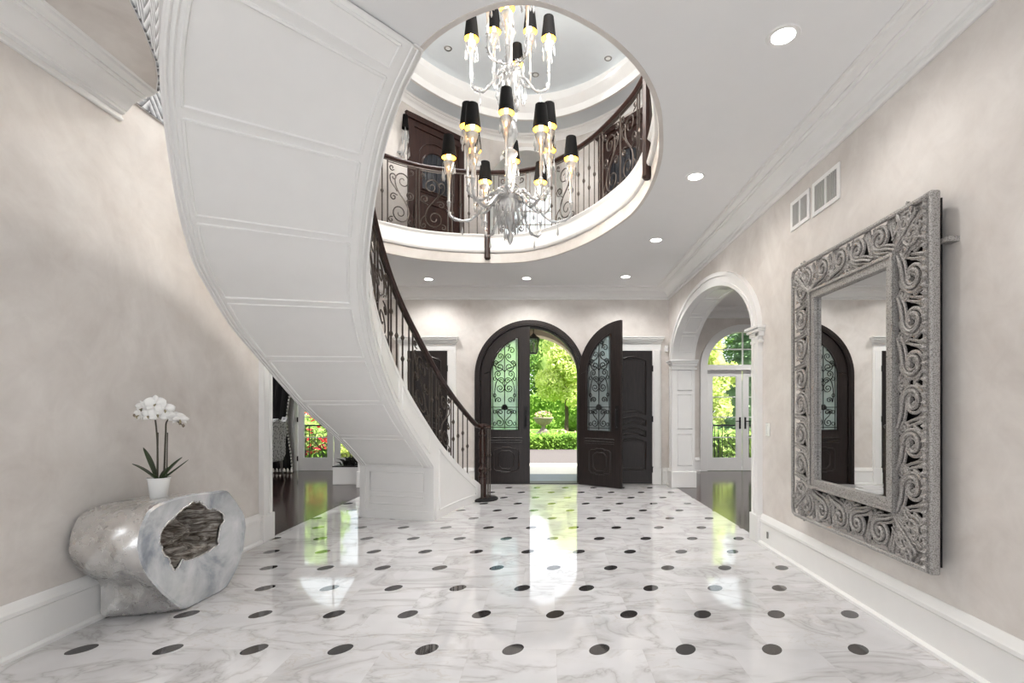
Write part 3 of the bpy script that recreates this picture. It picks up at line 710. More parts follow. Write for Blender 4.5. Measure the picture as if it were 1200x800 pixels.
# ------------------------------------------------------------------ entrance doors
LW = .835; LT = .05; LZS = 1.84; LR = .835
def in_glass(x, z, e=.0):
    if x < .17-e or x > .64+e or z < .915-e: return False
    return z <= LZS or (x-LW)**2+(z-LZS)**2 <= (LR-.17+e)**2
def quarter(inset, x1, n=16):
    r = LR-inset; out = []
    a0 = PI; a1 = math.acos((x1-LW)/r)
    for i in range(n+1): a = a0+(a1-a0)*i/n; out.append((LW+r*math.cos(a), LZS+r*math.sin(a)))
    return out
def door_leaf(name, label, hx, hy, sg, rot, knob_y):
    """x runs from the hinge to the meeting stile"""
    root = thing(name, label, 'door', (hx, hy, 0), rot, kind='structure')
    F = lambda u, v, d: (sg*u, d, v)
    outer = [(0,.012)]+quarter(0, LW-.002)+[(LW-.002,.012)]
    hole = [(.17,.915)]+quarter(.17,.64)+[(.64,.915)]
    b = MB(); b.plate([outer, hole], F, -LT/2, LT/2); b.build('leaf', DARKDOOR, root, bevel=.004)
    b = MB(); b.plate([hole], F, -.006, .006); b.build('glass', SEEDY, root)['label'] = 'seedy greenish glass'
    b = MB()
    for d in (-LT/2, LT/2):
        b.tube([F(u, v, d) for u, v in hole], .014, 6, True)
        e = [(.22,.26),(.26,.22),(.34,.22),(.36,.20),(.50,.20),(.52,.22),(.60,.22),(.64,.26),(.64,.56),(.60,.60),(.52,.60),(.50,.62),(.36,.62),(.34,.60),(.26,.60),(.22,.56)]
        e2 = [(.30,.32),(.36,.26),(.50,.26),(.56,.32),(.56,.50),(.50,.56),(.36,.56),(.30,.50)]
        b.tube([F(u, v, d) for u, v in e], .013, 6, True); b.tube([F(u, v, d) for u, v in e2], .013, 6, True)
        for z, w in ((.78,.014),(.735,.010),(.70,.008)): b.tube([F(.13, z, d), F(.70, z, d)], w, 6)
    b.build('moulding', DARKDOOR, root)
    g = MB()
    def line(pts, r=.0065):
        run = []
        for x, z in pts+[(99,99)]:
            if in_glass(x, z): run.append((x, z))
            else:
                if len(run) > 1:
                    for d in (-.014, .014): g.tube([F(x_, z_, d) for x_, z_ in run], r, 5)
                run = []
    cx = .405
    for x in (.205, .605): line([(x, .92+.02*i) for i in range(90)], .006)
    line([(cx, .93+.02*i) for i in range(80)], .007)
    for z in (.96, 1.30): line([(.18+.01*i, z) for i in range(46)], .006)
    for m in (1, -1):
        X = lambda l: [(cx+m*x, z) for x, z in l]
        line(X(s_scroll(((.085,1.04),.065,180,1,1.3), ((.07,1.21),.045,0,1,1.2))))
        line(X(branch((.0,1.30), (.3,-1), ((.12,1.22),.03,0,-1,1.2))))
        line(X(s_scroll(((.075,1.62),.07,180,1,1.5), ((.11,1.86),.055,0,1,1.3))))
        line(X(s_scroll(((.10,1.42),.05,0,1,1.3), ((.055,1.75),.05,90,1,1.3))))
        line(X(s_scroll(((.08,1.98),.075,0,-1,1.4), ((.07,2.16),.05,180,-1,1.2))))
        line(X(branch((.0,1.9), (.6,1), ((.14,2.05),.04,0,1,1.2))))
        line(X(s_scroll(((.12,2.26),.06,180,-1,1.3), ((.05,2.36),.04,0,-1,1.2))))
        for z in (1.02,1.22,1.50,1.78,2.02): line([(cx+m*.168+.022*math.cos(a), z+.03*math.sin(a)) for a in [2*PI*i/14 for i in range(15)]], .005)
    for k in range(18):
        a = PI*(.06+.88*(k//2)/8); e = 1 if k % 2 else -1; g.tube([F(cx, 1.25, e*.016), F(cx+.035*math.cos(a), 1.25+.05*math.sin(a)+.02, e*.022), F(cx+.065*math.cos(a), 1.25+.085*math.sin(a)+.02, e*.016)], [.006,.018,.003], 6)
    g.build('iron_grille', BLACKIRON, root)
    b = MB()
    for d in (-LT/2-.045, LT/2+.045):
        s = -1 if d < 0 else 1
        b.tube([F(LW-.075, .98, s*LT/2), F(LW-.075, .98, d), F(LW-.075, 1.02, d*1.06), F(LW-.075, 1.22, d*1.06), F(LW-.075, 1.26, d), F(LW-.075, 1.26, s*LT/2)], .010, 8)
        b.box(*sorted((sg*(LW-.105), sg*(LW-.045))), *sorted((s*LT/2, s*(LT/2+.006))), .93, 1.32)
    b.build('pull_handle', BLACKIRON, root)
    b = MB()
    for z in (.25, 1.0, 1.7): b.tube([F(-.006, z-.05, -LT/2-.004), F(-.006, z+.05, -LT/2-.004)], .011, 8)
    b.build('hinge', BLACKIRON, root)
    return root
door_leaf('door_1', 'closed dark arched entrance leaf with greenish glass and iron grille', CX-LW, YF+.03, 1, 0, 0)
door_leaf('door_2', 'open dark arched entrance leaf swung into the hall on the right', CX+LW, YF-.03, -1, math.radians(140), 0)
b = MB()
for h0, h1, y0, y1 in ((.84, .93, YF-.03, YF+.10), (.865, .915, YF-.045, YF-.02), (.80, .90, YF+.07, YF+.13)):
    o_ = arch_loop(CX, h1, DSP, h1, 0, 48); i_ = arch_loop(CX, h0, DSP, h0, 0, 48); b.plate([o_+i_[::-1]], lambda u, v, d: (u, d, v), y0, y1)
struct(b.build('trim_11', DARKDOOR, ang=30), 'dark arched wooden frame of the entrance doors', 'door frame')
b = MB(); b.box(CX-.93, CX+.93, YF-.02, YF+.28, -.04, .012); struct(b.build('trim_12', BLACKIRON, bevel=.004), 'dark threshold under the entrance doors', 'threshold')

# ---- closets beside the entrance
def closet(name, label, x0, x1, casing_name, casing_label):
    zt = 2.25; w = x1-x0
    root = thing(name, label, 'door', (x0, YF, 0), kind='structure')
    b = MB(); b.box(x0, x1, YF-.028, YF+.01, .01, zt); b.build('leaf', DARKDOOR, root, True, bevel=.003)
    b = MB(); y = YF-.03; a, c = x0+.11, x1-.11; n = 12
    wave = lambda t, k: k*math.sin(PI*t)
    def band(z0, z1, k0, k1):
        L = [(a+(c-a)*i/n, y, z0+wave(i/n, k0)) for i in range(n+1)]+[(a+(c-a)*i/n, y, z1+wave(i/n, k1)) for i in range(n, -1, -1)]
        b.tube(L, .014, 6, True)
        L2 = [(a+.03+(c-a-.06)*i/n, y, z0+.03+wave(i/n, k0)) for i in range(n+1)]+[(a+.03+(c-a-.06)*i/n, y, z1-.03+wave(i/n, k1)) for i in range(n, -1, -1)]
        b.tube(L2, .006, 5, True)
    band(.25, .72, 0, .06); band(.80, .90, .06, .06); band(.98, 1.08, .06, .06); band(1.17, 2.08, .06, .07)
    b.build('panel_moulding', DARKDOOR, root, True)
    b = MB()
    for z in (.25, 1.1, 1.95): b.tube([(x1+.004, YF-.034, z-.05), (x1+.004, YF-.034, z+.05)], .012, 8)
    b.build('hinge', BLACKIRON, root, True)
    b = MB(); b.tube([(x0+.06, YF-.03, 1.02), (x0+.06, YF-.075, 1.02), (x0+.15, YF-.085, 1.02)], .011, 8); b.build('door_handle', BLACKIRON, root, True)
    b = MB()
    for p, q in ((x0-.15, x0-.005), (x1+.005, x1+.15)):
        b.box(p, q, YF-.03, YF+.005, .0, zt+.01); b.box(p+.02, q-.02, YF-.04, YF-.02, .28, zt+.01); b.box(p-.006, q+.006, YF-.045, YF, 0, .28)
    b.box(x0-.15, x1+.15, YF-.03, YF+.005, zt, zt+.12)
    for z0, z1, e in ((zt+.12, zt+.15, .02), (zt+.15, zt+.18, .045), (zt+.18, zt+.21, .07), (zt+.21, zt+.235, .085)): b.box(x0-.15-e, x1+.15+e*.55, YF-.03-e, YF+.005, z0, z1)
    struct(b.build(casing_name, WHITE, bevel=.006), casing_label, 'door casing')
closet('door_3', 'dark closet door with wavy raised panels behind the open entrance leaf', 1.07, 1.745, 'trim_13', 'white casing with cornice around the right closet door')
closet('door_4', 'dark closet door half hidden behind the stair railing', -2.38, -1.715, 'trim_14', 'white casing with cornice around the left closet door')

# ---- french doors of the side rooms
def french(n, cx, label, other):
    for s, lab in ((-1, 'left leaf'), (1, 'right leaf')):
        root = thing('door_%d' % n, 'white glazed french door, %s, %s' % (lab, label), 'door', (cx+s*.74, YN+.1, 0), kind='structure'); n += 1
        x0, x1 = sorted((cx+s*.73, cx+s*.01)); F = lambda u, v, d: (u, YN+.10+d, v)
        b = MB(); b.plate([[(x0,.004),(x1,.004),(x1,2.06),(x0,2.06)], [(x0+.12,.27),(x1-.12,.27),(x1-.12,1.93),(x0+.12,1.93)]], F, -.022, .022)
        for k in range(1, 4): b.box(x0+.12, x1-.12, YN+.09, YN+.11, .27+1.66*k/4-.010, .27+1.66*k/4+.010)
        b.build('leaf', WHITE, root, True, bevel=.003)
        b = MB(); b.box(x0+.12, x1-.12, YN+.096, YN+.104, .27, 1.93); b.build('glass', GLASS, root, True)
        hx = cx+s*.055; b = MB(); b.box(hx-.018, hx+.018, YN+.068, YN+.08, .86, 1.10); b.tube([(hx,YN+.075,1.02),(hx,YN+.03,1.02),(hx+s*.10,YN+.03,1.02)], .010, 6); b.build('door_handle', BLACKIRON, root, True)
        b = MB()
        for z in (.25, 1.05, 1.85): b.box(cx+s*.735-.012, cx+s*.735+.012, YN+.07, YN+.085, z-.05, z+.05)
        b.build('hinge', BLACKIRON, root, True)
    return n
nd = french(5, FRX, 'beyond the right archway', 0); french(nd, FLX, 'beyond the curtained left room', 0)
for i, cx in ((2, FRX), (3, FLX)):
    root = thing('window_%d' % i, 'arched transom window over the french doors of the %s room' % ('right' if i == 2 else 'left'), 'window', (cx, YN, 2.1), kind='structure')
    b = MB(); F = lambda u, v, d: (u, YN+d, v)
    o_ = arch_loop(cx, FH+.10, FZ, FRISE+.10, 0); i_ = arch_loop(cx, FH-.05, FZ, FRISE-.05, 0); b.plate([o_+i_[::-1]], F, -.03, .14)
    b.box(cx-FH, cx+FH, YN-.02, YN+.14, 2.06, 2.17); b.box(cx-.014, cx+.014, YN+.06, YN+.10, 2.15, FZ+FRISE-.04); b.box(cx-FH+.04, cx+FH-.04, YN+.07, YN+.09, 2.48, 2.505); b.build('window_frame', WHITE, root, True, bevel=.004)
    b = MB(); b.plate([arch_loop(cx, FH-.06, FZ, FRISE-.06, 2.15)], F, .075, .081); b.build('window_pane', GLASS, root, True)

# ------------------------------------------------------------------ mirror
MX = XR-.075; MY0, MY1, MZ0, MZ1 = 2.52, 4.01, .435, 2.37
mr = thing('wall_mirror', 'large rectangular mirror in a carved openwork silver frame on the right wall', 'mirror', (MX, (MY0+MY1)/2, MZ0))
MF = lambda u, v, d: (MX-d, u, v)       # d towards the hall
b = MB(); b.box(MX+.008, MX+.03, MY0+.33, MY1-.33, MZ0+.29, MZ1-.26); b.box(MX+.034, MX+.04, MY0+.03, MY1-.03, MZ0+.03, MZ1-.03); b.build('backing', BLACKIRON, mr, True)  # the wide dark sheet is added, standing in for shade behind the openwork
b = MB(); b.box(MX-.002, MX+.006, MY0+.335, MY1-.335, MZ0+.295, MZ1-.265); b.build('glass', MIRROR, mr, True)
def ring(u0, u1, v0, v1, w): return [[(u0,v0),(u1,v0),(u1,v1),(u0,v1)], [(u0+w,v0+w),(u1-w,v0+w),(u1-w,v1-w),(u0+w,v1-w)]]
IN = (MY0+.29, MY1-.29, MZ0+.255, MZ1-.225)
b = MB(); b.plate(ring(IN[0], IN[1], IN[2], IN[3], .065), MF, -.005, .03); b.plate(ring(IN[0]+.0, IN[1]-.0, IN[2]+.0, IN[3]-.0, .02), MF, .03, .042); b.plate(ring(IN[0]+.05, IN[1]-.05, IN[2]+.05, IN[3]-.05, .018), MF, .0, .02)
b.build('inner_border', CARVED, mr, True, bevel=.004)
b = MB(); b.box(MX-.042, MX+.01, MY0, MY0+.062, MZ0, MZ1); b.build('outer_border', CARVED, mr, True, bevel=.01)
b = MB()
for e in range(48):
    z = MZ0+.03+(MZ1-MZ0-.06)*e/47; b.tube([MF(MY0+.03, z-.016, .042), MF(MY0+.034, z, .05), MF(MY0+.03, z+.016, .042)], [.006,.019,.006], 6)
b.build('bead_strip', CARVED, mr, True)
def ribbon(mb, pts, w0, w1, d, h=.022, ridges=3):
    """flat carved band with raised strands"""
    n = len(pts)
    for k in range(ridges):
        off = (k-(ridges-1)/2)/max(1, ridges-1) if ridges > 1 else 0
        q = []; rr = []
        for i, (x, z) in enumerate(pts):
            a = pts[max(0, i-1)]; c = pts[min(n-1, i+1)]; tx, tz = c[0]-a[0], c[1]-a[1]; l = math.hypot(tx, tz) or 1
            w = w0+(w1-w0)*i/(n-1); o = off*w*1.15
            q.append(MF(x-tz/l*o, z+tx/l*o, d+(.010 if off == 0 else 0))); rr.append(max(.004, w/(2*ridges)*1.55))
        mb.tube(q, rr, 6)
def carved_side(a, c, width_, vertical, sgn, count):
    """scroll units along a border centred between a and c; sgn = outward direction of the border"""
    mb = MB(); L = (c-a)/count
    for k in range(count):
        base = a+L*(k+.5); fl = 1 if k < count/2 else -1
        W = width_/2*.94
        def X(pts, m=1):
            out = []
            for x, y in pts:           # x along, y across (+ = outward)
                x = x*fl
                out.append((vertical[0]+sgn*y, base+x) if vertical[1] else (base+x, vertical[0]+sgn*y))
            return out
        # big volute with a swelling tail, a counter scroll and leaf tongues
        ribbon(mb, X(branch((-L*.56, -W*.95), (.9, .5), ((L*.06, W*.10), W*.62, -75, 1, 1.15), .5)), .034, .050, .004, ridges=3)
        for q in range(3):
            ribbon(mb, X(bez((-L*.52+.01*q, -W*.55+q*W*.16), (-L*.40, -W*.1+q*W*.2), (-L*.38+q*L*.05, W*.55), (-L*.20+q*L*.10-L*.12, W*.99-q*W*.06), 8)), .020, .022, -.004-.003*q, ridges=2)
        ribbon(mb, X(branch((L*.02, -W*.80), (1, -.2), ((L*.40, -W*.66), W*.26, 70, -1, 1.1), .5)), .022, .026, .0, ridges=2)
        ribbon(mb, X([(L*.40, W*.9), (L*.33, W*.45), (L*.42, W*.0)]), .012, .03, -.004, ridges=2)
    return mb
vw = .225
carved_side(MZ0+.05, MZ1-.03, .235, (MY0+.062+.117, True), -1, 8).build('carved_border', CARVED, mr, True)
carved_side(MZ0+.06, MZ1-.06, .275, (MY1-.145, True), 1, 8).build('carved_border', CARVED, mr, True)
carved_side(MY0+.10, MY1-.10, .24, (MZ0+.128, False), -1, 6).build('carved_border', CARVED, mr, True)
carved_side(MY0+.10, MY1-.10, .22, (MZ1-.113, False), 1, 6).build('carved_border', CARVED, mr, True)
for cy, cz, sy, sz in ((MY0+.20, MZ0+.15, -1, -1), (MY0+.20, MZ1-.13, -1, 1), (MY1-.15, MZ0+.14, 1, -1), (MY1-.15, MZ1-.13, 1, 1)):
    b = MB(); X = lambda pts: [(cy+sy*x, cz+sz*y) for x, y in pts]
    for j in range(5):
        t = -.5+j*.25; ribbon(b, X(bez((-.13,-.12), (-.05+t*.03,-.03-t*.03), (.02+t*.12,.02-t*.12), (.075+t*.14,.075-t*.14), 8)), .022, .036, .004+.004*(2-abs(j-2)))
    ribbon(b, X(branch((-.12,-.02), (.4,.9), ((.0,.06), .045, 180, -1, 1.2))), .024, .03, .008); ribbon(b, X(branch((-.02,-.12), (.9,.4), ((.06,.0), .045, -90, 1, 1.2))), .024, .03, .008)
    b.build('corner_leaf', CARVED, mr, True)
b = MB()
b.tube([MF(MY0+.06, MZ0+.006, .012), MF(MY1-.05, MZ0+.006, .012), MF(MY1-.015, MZ0+.02, .012), MF(MY1-.004, MZ0+.06, .012), MF(MY1-.004, MZ1-.06, .012), MF(MY1-.015, MZ1-.02, .012), MF(MY1-.05, MZ1-.006, .012), MF(MY0+.06, MZ1-.006, .012)], .014, 8)
b.build('edge_bead', CARVED, mr, True)
b = MB(); b.box(XR-.06, XR, MY0-.035, MY0+.02, 2.10, 2.125); b.tube([(XR-.03, MY0-.02, 2.112), (XR-.03, MY0+.06, 2.112)], .008, 6); b.build('hanging_bracket', CARVED, mr, True)

# ------------------------------------------------------------------ vents, switch, sensor
for y0, y1, lab in ((3.585, 3.835, 'white wall vent grille above the mirror, nearer of the pair'), (3.90, 4.15, 'white wall vent grille above the mirror, farther of the pair')):
    z0, z1 = 2.755, 3.0
    if y0 > 3.8: y0, y1 = 3.905, 4.205; z0, z1 = 2.745, 2.985
    else: y0, y1 = 3.50, 3.86; z0, z1 = 2.735, 2.99
    root = thing('wall_vent', lab, 'vent', (XR, (y0+y1)/2, z0), group=None)
    b = MB(); m = (y0+y1)/2
    b.plate([[(y0,z0),(y1,z0),(y1,z1),(y0,z1)], [(y0+.03,z0+.03),(m-.008,z0+.03),(m-.008,z1-.03),(y0+.03,z1-.03)], [(m+.008,z0+.03),(y1-.03,z0+.03),(y1-.03,z1-.03),(m+.008,z1-.03)]], lambda u, v, d: (XR-d, u, v), .001, .012)
    b.build('frame', WHITE, root, True, bevel=.002)
    b = MB(); b.box(XR-.004, XR+.002, y0+.03, y1-.03, z0+.03, z1-.03); b.build('backing', plain('vent_grey', lin(120,118,116), .7), root, True)
    b = MB()
    for k in range(13): y = y0+.035+(y1-y0-.07)*k/12; b.box(XR-.010, XR-.003, y-.004, y+.004, z0+.03, z1-.03)
    b.build('louvre', plain('louvre_grey', lin(196,194,191), .5), root, True)
root = thing('light_switch', 'white light switch beside the right archway', 'light switch', (XR, 4.655, 1.08)); ys = 4.655
b = MB(); b.box(XR-.008, XR, ys-.04, ys+.04, 1.02, 1.14); b.build('plate', CERAMIC, root, True, bevel=.003)
b = MB(); b.box(XR-.013, XR-.006, ys-.017, ys+.017, 1.045, 1.115); b.build('rocker', CERAMIC, root, True, bevel=.003)
root = thing('mounted_motion_sensor', 'small white motion sensor high beside the closet casing', 'sensor', (1.99, YF, 2.27))
b = MB(); b.box(1.955, 2.015, YF-.06, YF, 2.23, 2.34); b.build('housing', CERAMIC, root, True, bevel=.012)
b = MB(); b.box(1.968, 2.002, YF-.066, YF-.058, 2.245, 2.285); b.build('lens', plain('sensor_lens', lin(210,210,212), .3), root, True, bevel=.004)
b = MB(); b.box(XR-.04, XR-.03, 4.585, 4.605, .09, .15); o = b.build('outlet_cover', STEEL, bevel=.002); tag(o, 'tiny grey outlet cover low on the right baseboard', 'outlet')

# ------------------------------------------------------------------ downlights
def add_spot(x, y, z, e, col=(1,.975,.95), ang=150, size=.06, blend=.6):
    l = bpy.data.lights.new('downlight_or_fill_spot', 'SPOT'); l.energy = e; l.color = col; l.spot_size = math.radians(ang); l.spot_blend = blend; l.shadow_soft_size = size
    o = bpy.data.objects.new('downlight_or_fill_spot', l); COL.objects.link(o); o.location = (x, y, z); return o
DL = [(1.277,2.74,'recessed ceiling light nearest the camera, above the mirror'),(1.283,4.40,'recessed ceiling light beside the balcony opening, second along the right wall'),(1.29,6.05,'recessed ceiling light in front of the right archway, third along the right wall'),(1.18,7.73,'recessed ceiling light above the right closet door'),(-.345,7.83,'recessed ceiling light above the entrance doors'),(-1.88,7.88,'recessed ceiling light above the closet behind the stairs'),
      (1.28,1.0,None),(1.28,-.8,None),(-1.6,.6,None),(-1.6,-.9,None)]  # unlabelled entries: unseen spots without fixtures, added to brighten the near hall
DLE = 46
for x, y, lab in DL:
    if lab:
        root = thing('downlight', lab, 'ceiling light', (x, y, ZC), group='recessed hall ceiling lights')
        b = MB(); b.lathe([(.062,.002),(.062,-.004),(.085,-.006),(.092,.002)], (x,y,ZC), 28, cap=False); b.build('trim_ring', WHITE, root, True)
        b = MB(); b.lathe([(.0,-.003),(.063,-.003)], (x,y,ZC), 24, cap=False); b.build('lens', LED, root, True)
    o = add_spot(x, y, ZC-.02, (17 if x > 1 and y < 7 else 36) if lab else (1.5 if x > 0 else 12))
for x, y, lab in ((-1.4,7.0,'small recessed fixture in the upper tray ceiling, left side'),(.85,7.2,'small recessed fixture in the upper tray ceiling, right side'),(-.2,7.55,'small recessed fixture in the upper tray ceiling behind the chandelier')):
    root = thing('upper_downlight', lab, 'ceiling light', (x, y, 6.28)); b = MB(); b.lathe([(.035,.004),(.035,-.004),(.05,-.008),(.058,.002)], (x,y,6.28), 20, cap=False); b.build('trim_ring', STEEL, root, True)
    b = MB(); b.lathe([(0,-.002),(.036,-.002)], (x,y,6.28), 20, cap=False); b.build('lens', WHITE, root, True)

# ------------------------------------------------------------------ chandelier
HX, HY = -.36, 4.70
ch = thing('chandelier', 'tiered crystal chandelier with black candle shades hanging through the stairwell', 'chandelier', (HX, HY, 2.75))
def drop(mb, x, y, z, l, r=.010):
    mb.tube([(x,y,z),(x,y,z-l*.35)], .002, 4); mb.tube([(x,y,z-l*.35),(x,y,z-l*.6),(x,y,z-l*.85),(x,y,z-l)], [.002,r*.7,r,.001], 6)
def arm(hub, r0, r, ang, zs, sag, rim=.070):
    """hub height, start radius, reach, angle, height of the shade's lower rim, sag"""
    ca, sa = math.cos(ang), math.sin(ang); A = lambda q, z: (HX+q*ca, HY+q*sa, z)
    zc = zs-.072                                                        # cup
    zl = hub-sag
    pts = bez(A(r0, hub), A(r0+.35*(r-r0), hub+.05), A(r0+.45*(r-r0), zl-.02), A(r0+.72*(r-r0), zl), 12)[:-1]+bez(A(r0+.72*(r-r0), zl), A(r, zl+.01), A(r, zl+.05), A(r, zl+.16), 8)
    n = len(pts); b = MB(); b.tube(pts, [.0085+.004*((i*7) % 3) for i in range(n)], 7)
    rnd = random.Random(int(ang*100)+int(zs*50))
    for i in [q for q in range(3, n-1) for _ in (0, 1)]:               # cut glass leaves along the arm
        p = Vector(pts[i]); d = Vector((rnd.uniform(-1,1), rnd.uniform(-1,1), rnd.uniform(-.2,1))).normalized(); b.tube([p, p+d*.03], [.007,.001], 4)
    ar = b.build('arm', CRYSTAL, ch, True)
    b = MB(); zb = zl+.16                                              # tapering candle sleeve
    b.lathe([(.011,0),(.022,.015),(.012,.03),(.013,(zc-zb)*.5),(.020,(zc-zb)*.8),(.036,zc-zb-.02),(.050,zc-zb+.015),(.054,zc-zb+.03),(.046,zc-zb+.042),(.014,zc-zb+.046)], A(r, zb), 10); b.build('candle_sleeve', CRYSTAL, ar, True)
    b = MB()
    for k in range(8):
        a = 2*PI*k/8+.3
        if zs < 4: b = MB()
        drop(b, A(r,0)[0]+.056*math.cos(a), A(r,0)[1]+.056*math.sin(a), zc+.02, rnd.uniform(.08,.17), .011)
        if zs < 4: b.build('crystal_drop', CRYSTAL, ar, True)
    if zs < 4: b = MB()
    drop(b, *A(r*.78, zl-.005), .13, .012)
    if zs < 4: b.build('pendant_drop', CRYSTAL, ar, True)
    else: b.build('drop_fringe', CRYSTAL, ar, True)['kind'] = 'stuff'
    b = MB(); p = A(r, zs); b.lathe([(rim,0),(rim*.68,.205),(rim*.64,.205)], p, 20, cap=False); b.build('lamp_shade', SHADE, ar, True)
    b = MB(); b.lathe([(rim-.003,.001),(rim*.68-.003,.2)], p, 20, cap=False); b.build('shade_lining', GOLD, ar, True)
    b = MB(); b.lathe([(.004,-.03),(.012,-.015),(.015,.01),(.010,.035),(.002,.055)], (p[0],p[1],p[2]+.02), 10); b.build('bulb', BULB, ar, True)
for k in range(6): arm(3.22, .07, .57, PI*k/3+.02, 3.605, .20)
for k in range(6): arm(3.26, .07, .42, PI*k/3+PI/6, 3.785, .10)
for k in range(4): arm(4.36, .06, .36, PI*k/2+(-.12 if k == 1 else 0), 4.72, .13)
for k in range(4): arm(4.42, .06, .31, (.96, 2.18, 4.1, 5.3)[k], 4.98, .02)
b = MB(); zt = 6.28
b.lathe([(.004,2.80),(.02,2.83),(.03,2.88),(.015,2.92),(.035,2.97),(.05,3.03),(.03,3.10),(.075,3.15),(.12,3.19),(.125,3.23),(.06,3.27),(.03,3.30),(.024,3.36),(.045,3.40),(.024,3.45),(.022,3.60),(.07,3.64),(.072,3.66),(.026,3.70),(.045,3.76),(.075,3.84),(.06,3.92),(.026,3.97),(.024,4.2),(.05,4.26),(.08,4.33),(.085,4.37),(.04,4.41),(.024,4.45),(.024,4.7),(.05,4.78),(.024,4.86),(.020,5.3),(.006,5.34),(.006,5.36)], (HX,HY,0), 16)
b.build('stem', CRYSTAL, ch, True)
b = MB(); b.tube([(HX,HY,5.33),(HX,HY,6.24)], .006, 6); b.lathe([(.09,6.279),(.085,6.25),(.03,6.22),(.01,6.20)], (HX,HY,0), 18); b.build('ceiling_chain', STEEL, ch, True)
b = MB(); rnd = random.Random(3)
for z, R, n in ((3.17,.12,16),(3.22,.15,18),(3.12,.08,12),(4.34,.09,12),(4.30,.13,12),(3.04,.05,8)):
    for k in range(n): a = 2*PI*k/n; drop(b, HX+R*math.cos(a), HY+R*math.sin(a), z, rnd.uniform(.10,.22), .011)
b.build('hub_drops', CRYSTAL, ch, True)['kind'] = 'stuff'
b = MB()
for z, n, R in ((3.25,12,.17),(4.39,10,.12)):
    for k in range(n):
        a = 2*PI*k/n; ca, sa = math.cos(a), math.sin(a); b.tube(bez((HX+.03*ca,HY+.03*sa,z), (HX+R*.5*ca,HY+R*.5*sa,z+.08), (HX+R*ca,HY+R*sa,z+.06), (HX+R*1.1*ca,HY+R*1.1*sa,z-.04), 8), [.006,.010,.012,.012,.011,.010,.008,.006,.003], 5)
b.build('crystal_leaves', CRYSTAL, ch, True)

# ------------------------------------------------------------------ upper landing doors and sconce
def on_wall(x, side=1):
    dx = (x-RCX)/RA; y = RCY+RB*math.sqrt(1-dx*dx); nrm = Vector((-(x-RCX)/RA**2, -(y-RCY)/RB**2, 0)).normalized(); return Vector((x, y, 0)), nrm
def upper_door(name, label, xa, xb):
    pa, na = on_wall(xa); pb, nb = on_wall(xb); c = (pa+pb)/2; ax = (pb-pa).normalized(); w = (pb-pa).length; nr = Vector((ax.y, -ax.x, 0))
    if nr.dot(na) < 0: nr = -nr
    o = c+nr*.02; root = thing(name, label, 'door', (c.x, c.y, ZU), kind='structure')
    F = lambda u, v, d: tuple(o+ax*u+nr*d+Vector((0,0,ZU+v)))
    h = w/2
    b = MB(); b.plate([[(-h+.1,0),(h-.1,0),(h-.1,1.84),(-h+.1,1.84)]], F, -.14, .015); b.build('leaf', MAHOG, root, True)
    b = MB(); b.plate([[(-h,0),(h,0),(h,1.92),(-h,1.92)], [(-h+.1,.002),(h-.1,.002),(h-.1,1.83),(-h+.1,1.83)]], F, -.14, .04); b.plate([[(-h-.03,1.92),(h+.03,1.92),(h+.05,2.0),(-h-.05,2.0)]], F, -.10, .07); b.build('door_frame', MAHOG, root, True, bevel=.006)
    b = MB(); al = arch_loop(0, h-.24, 1.30, .26, .95, 16); b.tube([F(u, v, .02) for u, v in al], .014, 6, True)
    b.tube([F(u, v, .02) for u, v in arch_loop(0, h-.19, 1.42, .28, .9, 16)], .010, 6, True)
    b.tube([F(u, v, .02) for u, v in [(-h+.2,.15),(h-.2,.15),(h-.2,.75),(-h+.2,.75)]], .014, 6, True); b.build('panel_moulding', MAHOG, root, True)
    b = MB(); b.plate([al], F, .01, .018); b.build('glass', plain('dark_glass', lin(40,42,48), .1), root, True)
    b = MB()
    for k in range(-2, 3):
        u = k*(h-.24)/3; b.tube([F(u, .96, .026), F(u, 1.30+.26*math.sqrt(1-(k/3)**2), .026)], .006, 5)
    b.build('iron_bar', BLACKIRON, root, True)
upper_door('door_9', 'dark mahogany door on the upper landing left of the chandelier', -2.12, -1.42)
upper_door('door_10', 'dark mahogany door on the upper landing behind the right balcony railing', .84, 1.55)
p, nr = on_wall(-2.20); sc = thing('wall_sconce', 'crystal wall sconce with black shade on the upper landing', 'wall lamp', (p.x, p.y, 5.2))
c = p+nr*.14
b = MB(); b.lathe([(.05,5.33),(.035,5.53)], (c.x,c.y,0), 18, cap=False); b.build('lamp_shade', SHADE, sc, True)
b = MB(); b.tube([p+Vector((0,0,5.0))+nr*.02, p+nr*.10+Vector((0,0,4.96)), c+Vector((0,0,5.05)), c+Vector((0,0,5.36))], [.014,.012,.012,.01], 6); b.lathe([(.05,-.01),(.05,.01)], tuple(p+nr*.03+Vector((0,0,5.0))), 12); b.build('arm', CRYSTAL, sc, True)
b = MB()
for k in range(8): a = 2*PI*k/8; drop(b, c.x+.045*math.cos(a), c.y+.045*math.sin(a), 5.30, .12+.05*(k % 3))
for k in range(6): a = 2*PI*k/6; drop(b, c.x+.06*math.cos(a), c.y+.06*math.sin(a), 5.06, .14)
b.build('drop_fringe', CRYSTAL, sc, True)

